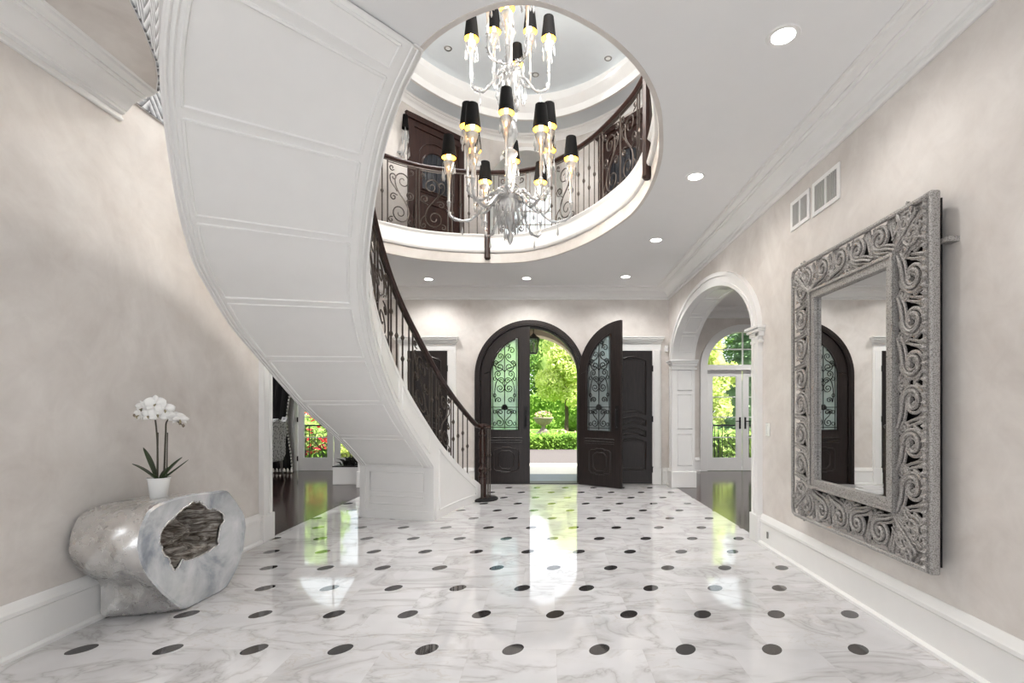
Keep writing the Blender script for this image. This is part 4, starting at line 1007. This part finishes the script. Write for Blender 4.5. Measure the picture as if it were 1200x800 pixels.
# ------------------------------------------------------------------ silver console
front = [(2.827,.50),(2.85,.40),(2.90,.30),(3.00,.17),(3.09,.075),(3.17,.004),(3.35,.0),(3.55,.0),(3.66,.10),(3.735,.22),(3.765,.40),(3.74,.50),(3.66,.60),(3.57,.695),(3.40,.712),(3.208,.725),(3.05,.72),(2.955,.705),(2.90,.68),(2.85,.60)]
back = [(2.85,.49),(2.862,.42),(2.93,.32),(3.04,.22),(3.05,.10),(3.07,.0),(3.30,.0),(3.50,.0),(3.62,.10),(3.70,.22),(3.73,.40),(3.70,.50),(3.64,.58),(3.56,.66),(3.40,.685),(3.20,.688),(3.07,.688),(2.97,.672),(2.90,.635),(2.862,.56)]
def lin_loop(P, k):
    out = []
    for i, p in enumerate(P):
        q = P[(i+1) % len(P)]
        for t in range(k): out.append(Vector((0, p[0]+(q[0]-p[0])*t/k, p[1]+(q[1]-p[1])*t/k)))
    return out
F3 = lin_loop(front, 4); B3 = [p for p in catmull([(0,y,z) for y, z in back], 4, True)]
for _ in range(1): F3 = [(F3[i-1]+2*F3[i]+F3[(i+1) % len(F3)])/4 for i in range(len(F3))]
hole = [(2.985,.555),(3.04,.60),(3.14,.65),(3.23,.69),(3.30,.665),(3.35,.62),(3.43,.60),(3.50,.56),(3.52,.50),(3.47,.45),(3.46,.345),(3.30,.315),(3.14,.335),(3.08,.285),(3.045,.36),(3.0,.42),(2.965,.49)]
H3 = [(p.y, p.z-.01) for p in lin_loop(hole, 4)]
rnd = random.Random(5)
H3 = [(u+rnd.uniform(-.007,.007), v+rnd.uniform(-.007,.007)) for u, v in H3]
co = thing('console_table', 'silver leaf log shaped console table with bark hollow, against the left wall', 'console table', (-2.5, 3.3, 0))
NB = 14; vs = []; fs = []; n = len(F3); XF, XBK = -2.29, -2.715
def xfront(y, z): return XF+.05*(y-3.3)-.02*max(0, z-.5)
for j in range(NB+1):
    t = j/NB
    for i in range(n):
        f, k = F3[i], B3[i]; e = t*t*(3-2*t); y = f.y+(k.y-f.y)*e; z = f.z+(k.z-f.z)*e; x = xfront(f.y, f.z)*(1-t)+XBK*t
        top = min(1, max(0, (.66-z)/.06)); bulge = math.sin(PI*min(1, t*1.02))**.8; dy, dz = y-3.3, z-.36; l = math.hypot(dy, dz) or 1
        fold = .016*math.sin(7*t+i*.32)+.010*math.sin(15*t-i*.7)+.006*math.sin(31*t+i*1.9)
        amp = (.022+fold)*bulge*top
        if z < .36 and y < 3.3: amp -= .05*bulge*math.exp(-((z-.20)/.09)**2)
        y += dy/l*amp; z += dz/l*amp*.6
        z = max(z, 0.0)
        vs.append((x, y, z))
for j in range(NB):
    for i in range(n): i2 = (i+1) % n; fs.append((j*n+i, j*n+i2, (j+1)*n+i2, (j+1)*n+i))
b = MB(); b.add(vs, fs); b.add([vs[NB*n+i] for i in range(n)], [tuple(range(n))])
b.build('trunk_body', SILVER, co, True, 45)
FI = [(p.y, p.z) for p in F3]; cyf = 3.3; czf = .38
fo = [(cyf+(u-cyf)*.975, czf+(v-czf)*.965) for u, v in FI]
b = MB(); tri = tessellate_polygon([[Vector((u, v, 0)) for u, v in fo], [Vector((u, v, 0)) for u, v in H3]])
flat = fo+H3; b.add([(xfront(u, v)+.010, u, v) for u, v in flat], [tuple(t) for t in tri])
m_ = len(fo); b.add([(xfront(u, v), u, v) for u, v in FI]+[(xfront(u, v)+.010, u, v) for u, v in fo], [(i, (i+1) % m_, m_+(i+1) % m_, m_+i) for i in range(m_)])
b.build('cut_face', SILVERF, co, True, 30)['label'] = 'smooth bluish silver cut face'
b = MB(); vs = []; fs = []; n = len(H3); cy = sum(p[0] for p in H3)/n; cz = sum(p[1] for p in H3)/n; NJ = 16
for j in range(NJ+1):
    t = j/NJ
    for i, (u, v) in enumerate(H3):
        s_ = 1-t*.985; yy = cy+(u-cy)*s_; zz = cz+(v-cz)*s_
        dep = .012+.11*min(1, t*3.2)-.05*math.sin(yy*19+zz*7)*min(1, t*3)-.030*math.sin(zz*46-yy*12+2*math.sin(yy*23))*min(1, t*4)-.014*math.sin(yy*85+zz*61)*min(1, t*4)
        vs.append((xfront(u, v)+.008-max(.004, dep), yy, zz))
for j in range(NJ):
    for i in range(n): i2 = (i+1) % n; fs.append((j*n+i, j*n+i2, (j+1)*n+i2, (j+1)*n+i))
fs.append(tuple(NJ*n+i for i in range(n))); b.add(vs, fs); b.build('bark_hollow', BARK, co, True, 60)
b = MB(); b.tube([(xfront(u, v)+.011, u, v) for u, v in H3], .005, 6, True); b.build('hollow_rim', SILVER, co, True)

# ------------------------------------------------------------------ orchid
OX, OY, OZ = -2.47, 3.19, .70
orc = thing('potted_orchid', 'white orchid in a small white pot on the silver console', 'plant', (OX, OY, OZ))
b = MB(); b.lathe([(.044,0),(.046,.004),(.060,.128),(.064,.130),(.064,.136),(.056,.136),(.054,.115),(.0,.112)], (OX,OY,OZ), 24, cap=False); b.build('pot', CERAMIC, orc, True)
b = MB(); b.lathe([(.0,.113),(.055,.113)], (OX,OY,OZ), 20, cap=False); b.build('potting_bark', plain('potting_bark', lin(60,46,34), .9), orc, True)
def leaf(a, l, w, rise, droop):
    vs = []; fs = []; n = 10; ca, sa = math.cos(a), math.sin(a)
    for i in range(n+1):
        t = i/n; r = .012+l*t; z = OZ+.115+rise*t-droop*t*t; ww = w*math.sin(PI*min(1, .12+t*.88))**.7
        for s in (-1, 0, 1): vs.append((OX+r*ca-s*ww*sa, OY+r*sa+s*ww*ca, z+(.012*abs(s)*(1-t))))
    for i in range(n): 
        for k in (0, 1): fs.append((3*i+k, 3*i+k+1, 3*i+k+4, 3*i+k+3))
    b = MB(); b.add(vs, fs); o = b.build('leaf', OLEAF, orc, True, 80); m = o.modifiers.new('thick', 'SOLIDIFY'); m.thickness = .003
for a, l, w_, r_, d_ in ((.05,.13,.020,.20,.05),(.25,.15,.018,.12,-.01),(3.0,.10,.018,.28,.07),(3.2,.15,.016,.16,.05),(-1.5,.07,.018,.08,.02),(1.6,.09,.018,.12,.04)): leaf(a, l, w_, r_, d_)
stA = catmull([(OX-.01,OY,OZ+.11),(OX-.008,OY,OZ+.25),(OX-.012,OY,OZ+.40),(OX-.025,OY-.01,OZ+.55),(OX-.06,OY-.02,OZ+.585),(OX-.13,OY-.03,OZ+.53)], 6)
stB = catmull([(OX+.025,OY+.01,OZ+.11),(OX+.03,OY+.01,OZ+.27),(OX+.036,OY+.01,OZ+.42),(OX+.05,OY+.0,OZ+.49),(OX+.10,OY-.01,OZ+.505),(OX+.17,OY-.02,OZ+.465)], 6)
for s in (stA, stB): b = MB(); b.tube(s, [.006-.003*i/len(s) for i in range(len(s))], 6); b.build('flower_stem', STEM, orc, True)
for x in (OX-.022, OX+.038): b = MB(); b.tube([(x,OY+.015,OZ+.1),(x+.005,OY+.015,OZ+.42)], .0035, 5); b.build('support_stake', STEM, orc, True)
def flower(x, y, z, yaw, s=1.0, roll=0):
    b = MB(); M = Matrix.Translation((x,y,z)) @ Matrix.Rotation(yaw, 4, 'Z') @ Matrix.Rotation(roll, 4, 'X')
    for k, (a, l, w_) in enumerate(((90,.045,.026),(210,.045,.024),(330,.045,.024),(20,.05,.042),(160,.05,.042))):
        a = math.radians(a); vs = []; fs = []; n = 7
        for i in range(n+1):
            t = i/n; ww = w_*s*math.sin(PI*min(1,.06+.94*t))**.75*.62
            for q in (-1, 0, 1):
                u = l*s*t*math.cos(a)-q*ww*math.sin(a); v = l*s*t*math.sin(a)+q*ww*math.cos(a); vs.append(M @ Vector((u, -.004*(k > 2)-.012*t*t+.004*q*q, v)))
        for i in range(n):
            for q in (0, 1): fs.append((3*i+q, 3*i+q+1, 3*i+q+4, 3*i+q+3))
        b.add(vs, fs)
    o = b.build('blossom', PETAL, orc, True, 80); m = o.modifiers.new('thick', 'SOLIDIFY'); m.thickness = .0015
    b = MB(); b.tube([M @ Vector((0,-.004,.0)), M @ Vector((0,-.02,-.006)), M @ Vector((0,-.014,-.02))], [.003,.007,.002], 6); b.build('blossom_lip', plain('orchid_lip', lin(150,140,110), .5), o, False)
    o.children[0].matrix_parent_inverse = Matrix.Identity(4)
    for v in o.children[0].data.vertices: v.co -= Vector((OX, OY, OZ))
for f_ in ((OX-.03,OY-.03,OZ+.585,.1,1.15,.1),(OX+.02,OY-.05,OZ+.60,.3,1.3,0),(OX-.075,OY-.03,OZ+.575,-.4,1.1,.2),(OX+.03,OY-.04,OZ+.535,.4,1.2,-.1),(OX-.02,OY-.045,OZ+.53,0,1.1,.1),(OX+.06,OY-.03,OZ+.565,.8,1.15,0),(OX-.09,OY-.04,OZ+.53,-.5,1.0,.1),(OX+.125,OY-.02,OZ+.52,.6,1.05,.6),(OX+.155,OY-.03,OZ+.505,.9,.95,.7)): flower(*f_)
b = MB()
for p in (stA[-1], stA[-3], stA[-5], stB[-1], stB[-3]): b.lathe([(.001,-.012),(.008,-.004),(.008,.004),(.001,.012)], tuple(p), 8)
b.build('bud', plain('orchid_bud', lin(120,108,92), .5), orc, True)

# ------------------------------------------------------------------ left room: curtain, chair, planter
def curtain(x0, x1, y, z1, label):
    root = thing('curtain', label, 'curtain', ((x0+x1)/2, y, 0)); b = MB(); vs = []; fs = []; n = 60; m = 14
    for j in range(m+1):
        t = j/m; pinch = 1-.10*math.exp(-((t-.35)/.2)**2)
        for i in range(n+1):
            u = i/n; xx = x0+(x1-x0)*(u*pinch); vs.append((xx, y-.05*math.sin(u*2*PI*7)*(1-.3*t)-.02, .03+(z1-.03)*t))
    for j in range(m):
        for i in range(n): fs.append((j*(n+1)+i, j*(n+1)+i+1, (j+1)*(n+1)+i+1, (j+1)*(n+1)+i))
    b.add(vs, fs); o = b.build('drape', CURTAIN, root, True, 80); sm = o.modifiers.new('thick', 'SOLIDIFY'); sm.thickness = .01
    b = MB()
    for j in range(46):
        t = j/45; pinch = 1-.10*math.exp(-((t-.35)/.2)**2); x = x0+(x1-x0)*pinch; z = .05+(z1-.1)*t; b.tube([(x+.005,y-.06,z),(x+.012,y-.075,z-.012),(x+.012,y-.078,z-.045)], [.006,.018,.010], 6)
    for i in range(16): x = x0+(x1-x0)*i/15; b.tube([(x,y-.09,.09),(x+.01,y-.10,.06),(x+.02,y-.11,.018)], [.008,.022,.018], 6)
    b.build('tassel_trim', TASSEL, root, True)
curtain(-6.2, -5.12, YN-.16, 3.0, 'black curtain with ivory tassel trim beside the left french door')
root = thing('dining_chair', 'grey patterned high back chair with slim silver legs in the left room', 'chair', (-4.80, 8.72, 0))
def cz(u, v, d): return (-4.80+u, 8.72+d, v)
b = MB(); prof = [(-.30,.42),(-.33,.70),(-.32,.92),(-.26,1.04),(-.10,1.06),(0,1.10),(.10,1.06),(.24,1.05),(.32,1.13),(.30,.95),(.24,.70),(.20,.42)]
b.plate([[(p.x, p.y) for p in catmull([(x,z,0) for x, z in prof], 4, True)]], cz, -.32, -.22); b.build('backrest', CHAIRF, root, True, bevel=.025)
b = MB(); b.plate([[(-.30,.36),(.24,.36),(.24,.50),(-.30,.50)]], cz, -.30, .30); b.build('seat', CHAIRF, root, True, bevel=.03)
for x, y, dx in ((-.26,-.26,-.05),(.20,-.26,.06),(-.26,.24,-.03),(.20,.24,.04)):
    b = MB(); b.tube([cz(x,.38,y), cz(x+dx*.2,.2,y), cz(x+dx,0,y-.03)], [.025,.017,.010], 8); b.build('leg', STEEL, root, True)
root.rotation_euler = (0,0,PI/2); root.location = (-5.0, 8.72, 0)
root = thing('planter_box', 'white square planter on the dark floor under the stairs', 'planter', (-3.40, 8.65, 0))
b = MB(); b.plate([[(-3.62,8.43),(-3.18,8.43),(-3.18,8.87),(-3.62,8.87)], [(-3.59,8.46),(-3.21,8.46),(-3.21,8.84),(-3.59,8.84)]], lambda u, v, d: (u, v, d), 0, .30); b.box(-3.6,-3.2,8.45,8.85,.005,.26); b.build('box', WHITE, root, True, bevel=.006)
b = MB(); b.box(-3.625,-3.175,8.425,8.875,.296,.312); b.build('rim', BLACKIRON, root, True)
b = MB(); rnd = random.Random(8)
for k in range(60):
    a = rnd.uniform(0, 2*PI); l = rnd.uniform(.10,.24); x, y = -3.40+rnd.uniform(-.12,.12), 8.65+rnd.uniform(-.12,.12)
    b.tube([(x,y,.26),(x+.5*l*math.cos(a)*.6,y+.5*l*math.sin(a)*.6,.26+l*.7),(x+l*math.cos(a)*.8,y+l*math.sin(a)*.8,.26+l*.85)], [.004,.012,.001], 4)
b.build('dark_foliage', plain('dark_foliage', lin(26,28,24), .6), root, True)

# ------------------------------------------------------------------ porch and garden
b = MB(); b.plate([[(-2.4,0),*arch_loop(CX,.93,1.80,.90,0,32),(1.8,0),(1.8,3.6),(-2.4,3.6)]], lambda u, v, d: (u, d, v), 9.75, 10.15); struct(b.build('wall_porch', STUCCO, ang=30), 'stucco arch of the entrance porch', 'wall')
b = MB(); b.box(-2.4,1.8,8.78,9.76,2.86,2.95); struct(b.build('ceiling_porch', STUCCO), 'porch ceiling outside the entrance', 'ceiling')
b = MB(); b.box(-2.4,1.8,8.78,9.86,-.2,-.004); struct(b.build('floor_porch', SLATE), 'blue grey slate porch floor', 'floor')
b = MB(); b.box(-3.0,2.4,9.86,11.9,-.3,-.012); struct(b.build('floor_porch_step', STONE, bevel=.01), 'pale stone landing in front of the porch', 'step')
b = MB(); b.box(-60,60,10.5,19.0,-.6,-.17); struct(b.build('ground_drive', GRAVEL), 'grey paved drive in front of the house', 'ground')
b = MB(); b.box(-70,70,19.0,90,-.6,-.16); struct(b.build('ground_lawn', LAWN), 'green front lawn beyond the drive', 'ground')
root = thing('porch_lantern', 'black glass lantern hanging in the entrance porch', 'lantern', (-.28, 9.25, 2.3)); lx, ly = -.28, 9.25
b = MB(); b.tube([(lx,ly,2.86),(lx,ly,2.62)], .008, 6); b.lathe([(.01,2.66),(.05,2.62),(.11,2.575),(.115,2.56)], (lx,ly,0), 4)
for sx, sy in ((1,1),(1,-1),(-1,1),(-1,-1)): b.tube([(lx+sx*.085,ly+sy*.085,2.57),(lx+sx*.06,ly+sy*.06,2.30)], .009, 4)
b.box(lx-.068,lx+.068,ly-.068,ly+.068,2.28,2.30); b.box(lx-.095,lx+.095,ly-.095,ly+.095,2.555,2.575); b.build('frame', BLACKIRON, root, True)
b = MB(); b.lathe([(.084,2.30),(.118,2.56)], (lx,ly,0), 4, cap=False); b.build('glass', GLASS, root, True)
b = MB(); b.lathe([(.012,2.31),(.012,2.42),(.016,2.43),(.012,2.47),(.002,2.50)], (lx,ly,0), 8); b.build('candle', plain('candle', lin(240,235,220), .5), root, True)

def leaves(mb, c, rad, n, size, rnd, shell=.55, flat=0):
    for _ in range(n):
        d = Vector((rnd.gauss(0,1), rnd.gauss(0,1), rnd.gauss(0,1))).normalized(); r = shell+(1-shell)*rnd.random()**.5
        p = Vector((c[0]+d.x*rad[0]*r, c[1]+d.y*rad[1]*r, c[2]+d.z*rad[2]*r))
        a = Vector((rnd.gauss(0,1), rnd.gauss(0,1), rnd.gauss(0,1))).normalized(); e = a.orthogonal().normalized(); s = size*rnd.uniform(.6,1.3)
        mb.add([p-a*s, p+e*s*.45, p+a*s, p-e*s*.45], [(0,1,2,3)])
def core(mb, c, rad, f=.62):
    n, m = 12, 7; vs = []; fs = []
    for j in range(m+1):
        th = PI*j/m
        for i in range(n):
            a = 2*PI*i/n; k = f*(1+.12*math.sin(3*a+j)); vs.append((c[0]+rad[0]*k*math.sin(th)*math.cos(a), c[1]+rad[1]*k*math.sin(th)*math.sin(a), c[2]+rad[2]*k*math.cos(th)))
    for j in range(m):
        for i in range(n): i2 = (i+1) % n; fs.append((j*n+i, j*n+i2, (j+1)*n+i2, (j+1)*n+i))
    mb.add(vs, fs)
def tree(x, y, h, w, m, label, seed, n=5000, size=.13, z0=1.6, trunk=.14, name='broadleaf_tree'):
    rnd = random.Random(seed); root = thing(name, label, 'tree', (x, y, -.16))
    b = MB(); b.tube([(x,y,-.2),(x+.05,y,z0*.6),(x,y,z0+.4),(x,y,h*.8)], [trunk,trunk*.8,trunk*.7,trunk*.2], 8)
    for k in range(6): a = k*1.05; b.tube([(x,y,z0+.2+.2*k),(x+w*.35*math.cos(a),y+w*.35*math.sin(a),z0+.9+.35*k)], [trunk*.4,trunk*.12], 6)
    b.build('trunk', TRUNK, root, True)
    b = MB(); K = 22
    for k in range(K):
        u = rnd.random(); zz = z0+(h-z0)*(.10+.85*k/K); prof = math.sin(PI*min(1,.18+.78*k/K))**.7; a = rnd.uniform(0, 2*PI); q = w*.62*prof*rnd.uniform(.35,1)
        cc = (x+q*math.cos(a), y+q*math.sin(a), zz); rr = w*rnd.uniform(.30,.46); leaves(b, cc, (rr,rr,rr*.8), n//K, size, rnd, .35)
    core(b, (x,y,(h+z0)/2), (w*.8,w*.8,(h-z0)*.5), .5)
    b.build('foliage', m, root, True, flat=True)
def conifer(x, y, h, w, m, label, seed, n=5200):
    rnd = random.Random(seed); root = thing('spruce_tree', label, 'tree', (x, y, -.16))
    b = MB(); b.tube([(x,y,-.2),(x,y,h*.95)], [.16,.03], 8); b.build('trunk', TRUNK, root, True)
    b = MB()
    for k in range(n):
        t = rnd.random()**1.4; layer = math.floor(t*16)/16; r = w*(1-t)*(.55+.45*((t*16) % 1 < .5)); a = rnd.uniform(0, 2*PI); q = r*rnd.random()**.4
        p = Vector((x+q*math.cos(a), y+q*math.sin(a), .3+t*h-.12*q)); d = Vector((math.cos(a), math.sin(a), rnd.uniform(-.6,.1))).normalized(); e = Vector((-math.sin(a)+rnd.uniform(-.4,.4), math.cos(a), rnd.uniform(-.5,.5))).normalized(); s = rnd.uniform(.12,.26)
        b.add([p, p+d*s*.5+e*s*.25, p+d*s, p+d*s*.5-e*s*.25], [(0,1,2,3)])
    b.lathe([(w*.55,.5),(w*.4,h*.3),(w*.2,h*.65),(.03,h*.95)], (x,y,0), 10)
    b.build('foliage', m, root, True, flat=True)
def hedge(x0, x1, y0, y1, z0, z1, m, label, seed, n=3000, size=.05, name='boxwood_hedge'):
    rnd = random.Random(seed); b = MB(); b.box(x0+.08, x1-.08, y0+.08, y1-.08, z0, z1-.08)
    for _ in range(n):
        f = rnd.random(); x, y, z = rnd.uniform(x0,x1), rnd.uniform(y0,y1), rnd.uniform(z0,z1)
        if f < .45: y = y0+rnd.uniform(-.05,.10)
        elif f < .85: z = z1+rnd.gauss(-.03,.05)
        p = Vector((x,y,z)); a = Vector((rnd.gauss(0,1), rnd.gauss(0,1), rnd.gauss(0,1))).normalized(); e = a.orthogonal().normalized(); s = size*rnd.uniform(.6,1.4); b.add([p-a*s, p+e*s*.6, p+a*s, p-e*s*.6], [(0,1,2,3)])
    o = b.build(name, m, flat=True); tag(o, label, 'hedge'); return o
def bush(x, y, z, r, m, label, name, seed, n=900, size=.05, flowers=None, cat='shrub'):
    rnd = random.Random(seed); root = thing(name, label, cat, (x, y, z-r*.6)); b = MB(); leaves(b, (x,y,z), (r,r,r*.8), n, size, rnd, .5); core(b, (x,y,z), (r,r,r*.8), .75); b.build('foliage', m, root, True, flat=True)
    if flowers:
        b = MB(); leaves(b, (x,y,z+.02), (r*1.06,r*1.06,r*.9), n//7, size*1.2, rnd, .85); b.build('blossom', flowers, root, True, flat=True)
tree(1.0, 29, 6.5, 2.3, LEAFY, 'tall yellow green tree standing behind the garden urn', 1, 11000, .13, 1.5)
tree(-3.4, 31, 6.6, 2.1, LEAFY, 'yellow green tree seen through the closed door glass', 2, 6000, .13, 1.3)
tree(5.7, 32, 6.6, 2.3, LEAFM, 'mid green tree right of the urn beyond the lawn', 3, 4500, .14, 1.5)
tree(-3.3, 44, 8.6, 2.9, LEAFD, 'dark green tree far behind the yellow green tree at the door glass', 4, 5500, .2, .9)
tree(-9.2, 44, 8.6, 2.9, LEAFD, 'dark green tree far behind the left lawn', 5, 3500, .2, .9)
tree(2.6, 44, 8.7, 2.9, LEAFD, 'dark green tree far behind the urn', 6, 5500, .2, .9)
tree(8.5, 44, 8.6, 2.9, LEAFM, 'broad green tree far beyond the right lawn', 16, 3500, .2, .9)
tree(-.3, 50, 9.6, 2.7, LEAFM, 'mid green tree farthest away on the axis of the door', 17, 4000, .2, .9)
hedge(-9, 9, 36, 37.2, -.16, 2.2, BOX, 'clipped hedge at the far edge of the lawn', 11, 6000, .12)
for i, (x, r) in enumerate(((-.2,.62),(1.5,.66),(3.0,.6),(-1.9,.62))): bush(x, 32.5+.4*(i % 2), .35, r, BOX, ['round clipped shrub just left of the slim tree trunk','round clipped shrub behind the slim tree trunk','round clipped shrub at the right edge of the doorway view','round clipped shrub left of the urn'][i], 'round_shrub', 20+i, 1500, .07)
hedge(-4, 4.5, 17.9, 18.6, -.17, .33, BOX, 'low clipped boxwood hedge along the drive in front of the urn', 12, 9000, .05)
ur = thing('garden_urn', 'stone urn planter on a pedestal in the front garden', 'planter', (-.22, 21.0, -.16)); ux, uy = -.22, 21.0
b = MB(); b.box(ux-.26,ux+.26,uy-.26,uy+.26,-.2,.22); b.box(ux-.31,ux+.31,uy-.31,uy+.31,.22,.29); b.box(ux-.22,ux+.22,uy-.22,uy+.22,.29,.36); b.build('pedestal', URNST, ur, True, bevel=.012)
b = MB(); b.lathe([(.16,.36),(.17,.40),(.08,.46),(.07,.54),(.12,.60),(.27,.66),(.36,.76),(.39,.86),(.42,.88),(.42,.91),(.37,.92),(.33,.86),(0,.85)], (ux,uy,0), 24, cap=False); b.build('bowl', URNST, ur, True)
rnd = random.Random(4); b = MB(); leaves(b, (ux,uy,.96), (.38,.38,.18), 700, .05, rnd, .3); b.build('foliage', BOX, ur, True, flat=True)
b = MB(); leaves(b, (ux,uy,1.02), (.36,.36,.16), 220, .05, rnd, .6); b.build('blossom', PINK, ur, True, flat=True)
for i, (x, y) in enumerate(((.55,20.4),(1.35,20.8),(-.95,20.4))): bush(x, y, .12, .34, BOX, ['flowering shrub beside the right of the urn pedestal','flowering shrub farthest right of the urn','flowering shrub left of the urn pedestal'][i], 'flowering_shrub', 30+i, 700, .05, PINK)
conifer(7.9, 20.0, 6.2, 2.1, SPRUCE, 'pale blue green spruce outside the right french doors', 7, 7000)
tree(5.35, 16.8, 4.3, 1.25, LEAFY, 'light green tree outside the right french doors, left of the spruce', 8, 5200, .09, .8)
tree(11.0, 27, 6.0, 2.3, LEAFD, 'dark tree behind the spruce outside the right room', 9, 4200, .16, .8)
tree(6.2, 27, 5.8, 2.2, LEAFM, 'green tree behind the light tree outside the right room', 10, 4600, .15, .8)
hedge(3.4, 8.6, 14.6, 15.5, -.17, .55, LEAFM, 'leafy green hedge outside the right french doors', 13, 5000, .07, 'leafy_hedge')
hedge(-9.5, -4.2, 14.4, 15.4, -.17, .75, BOX, 'leafy green hedge outside the left french doors', 14, 6000, .07, 'leafy_hedge')
bush(-6.25, 13.0, .62, .62, LEAFM, 'shrub covered with red blossoms outside the left french doors', 'flowering_shrub', 40, 1500, .06, RED)
bush(-5.25, 13.3, .22, .45, LEAFY, 'pale green shrub beside the red blossoms outside the left room', 'garden_shrub', 41, 1300, .06)
bush(-4.25, 13.2, .2, .42, BOX, 'green shrub right of the pale shrub outside the left room', 'garden_shrub', 42, 1200, .06)
tree(-9.6, 21, 5.0, 2.0, LEAFM, 'green tree far outside the left french doors', 43, 4200, .16, 1)
tree(-7.6, 25, 5.4, 2.2, LEAFY, 'light green tree far outside the left french doors', 44, 3500, .16, 1)
for cx, lab in ((FRX, 'black iron scroll railing outside the right french doors'), (FLX, 'black iron scroll railing outside the left french doors')):
    root = thing('iron_railing', lab, 'railing', (cx, 10.95, 0)); R = Rail([(cx-1.1, 10.95, .03), (cx+1.1, 10.95, .03)])
    b = MB(); b.tube([R.P(0,.88), R.P(2.2,.88)], .02, 6); b.tube([R.P(0,.04), R.P(2.2,.04)], .012, 4); b.build('top_rail', BLACKIRON, root, True)
    fit_rail(R, 'bbSbSbSbb', .86, root, BLACKIRON, .02, 2.18)
    b = MB(); b.box(cx-1.2, cx+1.2, 10.54, 11.1, -.4, .0); struct(b.build('ledge', STONE), 'stone landing below the railing outside the french doors at x %.0f' % cx, 'ledge')['label'] = 'pale stone ledge outside the %s french doors' % ('right' if cx > 0 else 'left')
    bpy.context.view_layer.update()
# roof over the upper storey
b = MB(); b.box(-3.4, 2.7, 1.2, 9.8, 6.36, 6.5); struct(b.build('roof', STUCCO), 'flat roof over the stair hall', 'roof')

# ------------------------------------------------------------------ light
w = bpy.data.worlds.new('sky'); scene.world = w; w.use_nodes = True; bg = w.node_tree.nodes['Background']
bg.inputs[0].default_value = (.90,.95,1,1); bg.inputs[1].default_value = 1.25
sun = bpy.data.lights.new('sun', 'SUN'); sun.energy = 13; sun.angle = .01; sun.color = (1,.95,.86)
so = bpy.data.objects.new('sun', sun); COL.objects.link(so); so.rotation_euler = (math.radians(36), 0, math.radians(74))
def lamp(name, x, y, z, e, r, col=(1,.93,.84)):
    l = bpy.data.lights.new(name, 'POINT'); l.energy = e; l.shadow_soft_size = r; l.color = col
    o = bpy.data.objects.new(name, l); COL.objects.link(o); o.location = (x, y, z)
for x, y, e in ((-1.4,7.0,26),(.85,7.2,26),(-.2,7.55,26),(-1.4,3.8,70),(.6,3.8,70)): add_spot(x, y, 6.26, e, (1,.98,.96), 100)  # last pair has no fixture: unseen spots added to brighten the landing
lamp('chandelier_fill', HX+.35, HY-.35, 5.75, 80, .25, (1,.97,.93)); lamp('chandelier_fill', HX+.55, HY-.3, 4.55, 34, .32, (1,.97,.93)); lamp('chandelier_fill', HX-.55, HY+.3, 4.55, 34, .32, (1,.97,.93)); lamp('chandelier_fill', HX+.2, HY+.2, 3.45, 18, .1, (1,.96,.9))  # free points beside the stem, added to brighten upper ceiling, ring and crystal
for x, y in ((4.2,6.0),(4.2,8.6)): add_spot(x, y, ZC-.02, 110)  # added fill for the right room, no fixture modelled
for x, y in ((-4.6,6.2),(-5.4,8.4)): add_spot(x, y, ZC-.02, 60)  # added fill for the left room, likewise without fixtures

# ------------------------------------------------------------------ camera
cam = bpy.data.cameras.new('camera'); co_ = bpy.data.objects.new('camera', cam); COL.objects.link(co_)
co_.location = (0,0,EYE); co_.rotation_euler = (PI/2,0,0)
cam.sensor_fit = 'HORIZONTAL'; cam.sensor_width = 36; cam.lens = 36*590/1200; cam.shift_x = -43/1200; cam.shift_y = 79/1200; cam.clip_start = .05; cam.clip_end = 300
scene.camera = co_
vs_ = scene.view_settings; vs_.view_transform = 'Standard'; vs_.look = 'None'; vs_.exposure = .80; vs_.gamma = 1; vs_.use_curve_mapping = False
cy_ = scene.cycles; cy_.use_denoising = True; cy_.max_bounces = 10; cy_.diffuse_bounces = 5; cy_.glossy_bounces = 5; cy_.transmission_bounces = 8; cy_.transparent_max_bounces = 16; cy_.caustics_reflective = False; cy_.caustics_refractive = False; cy_.sample_clamp_indirect = 6
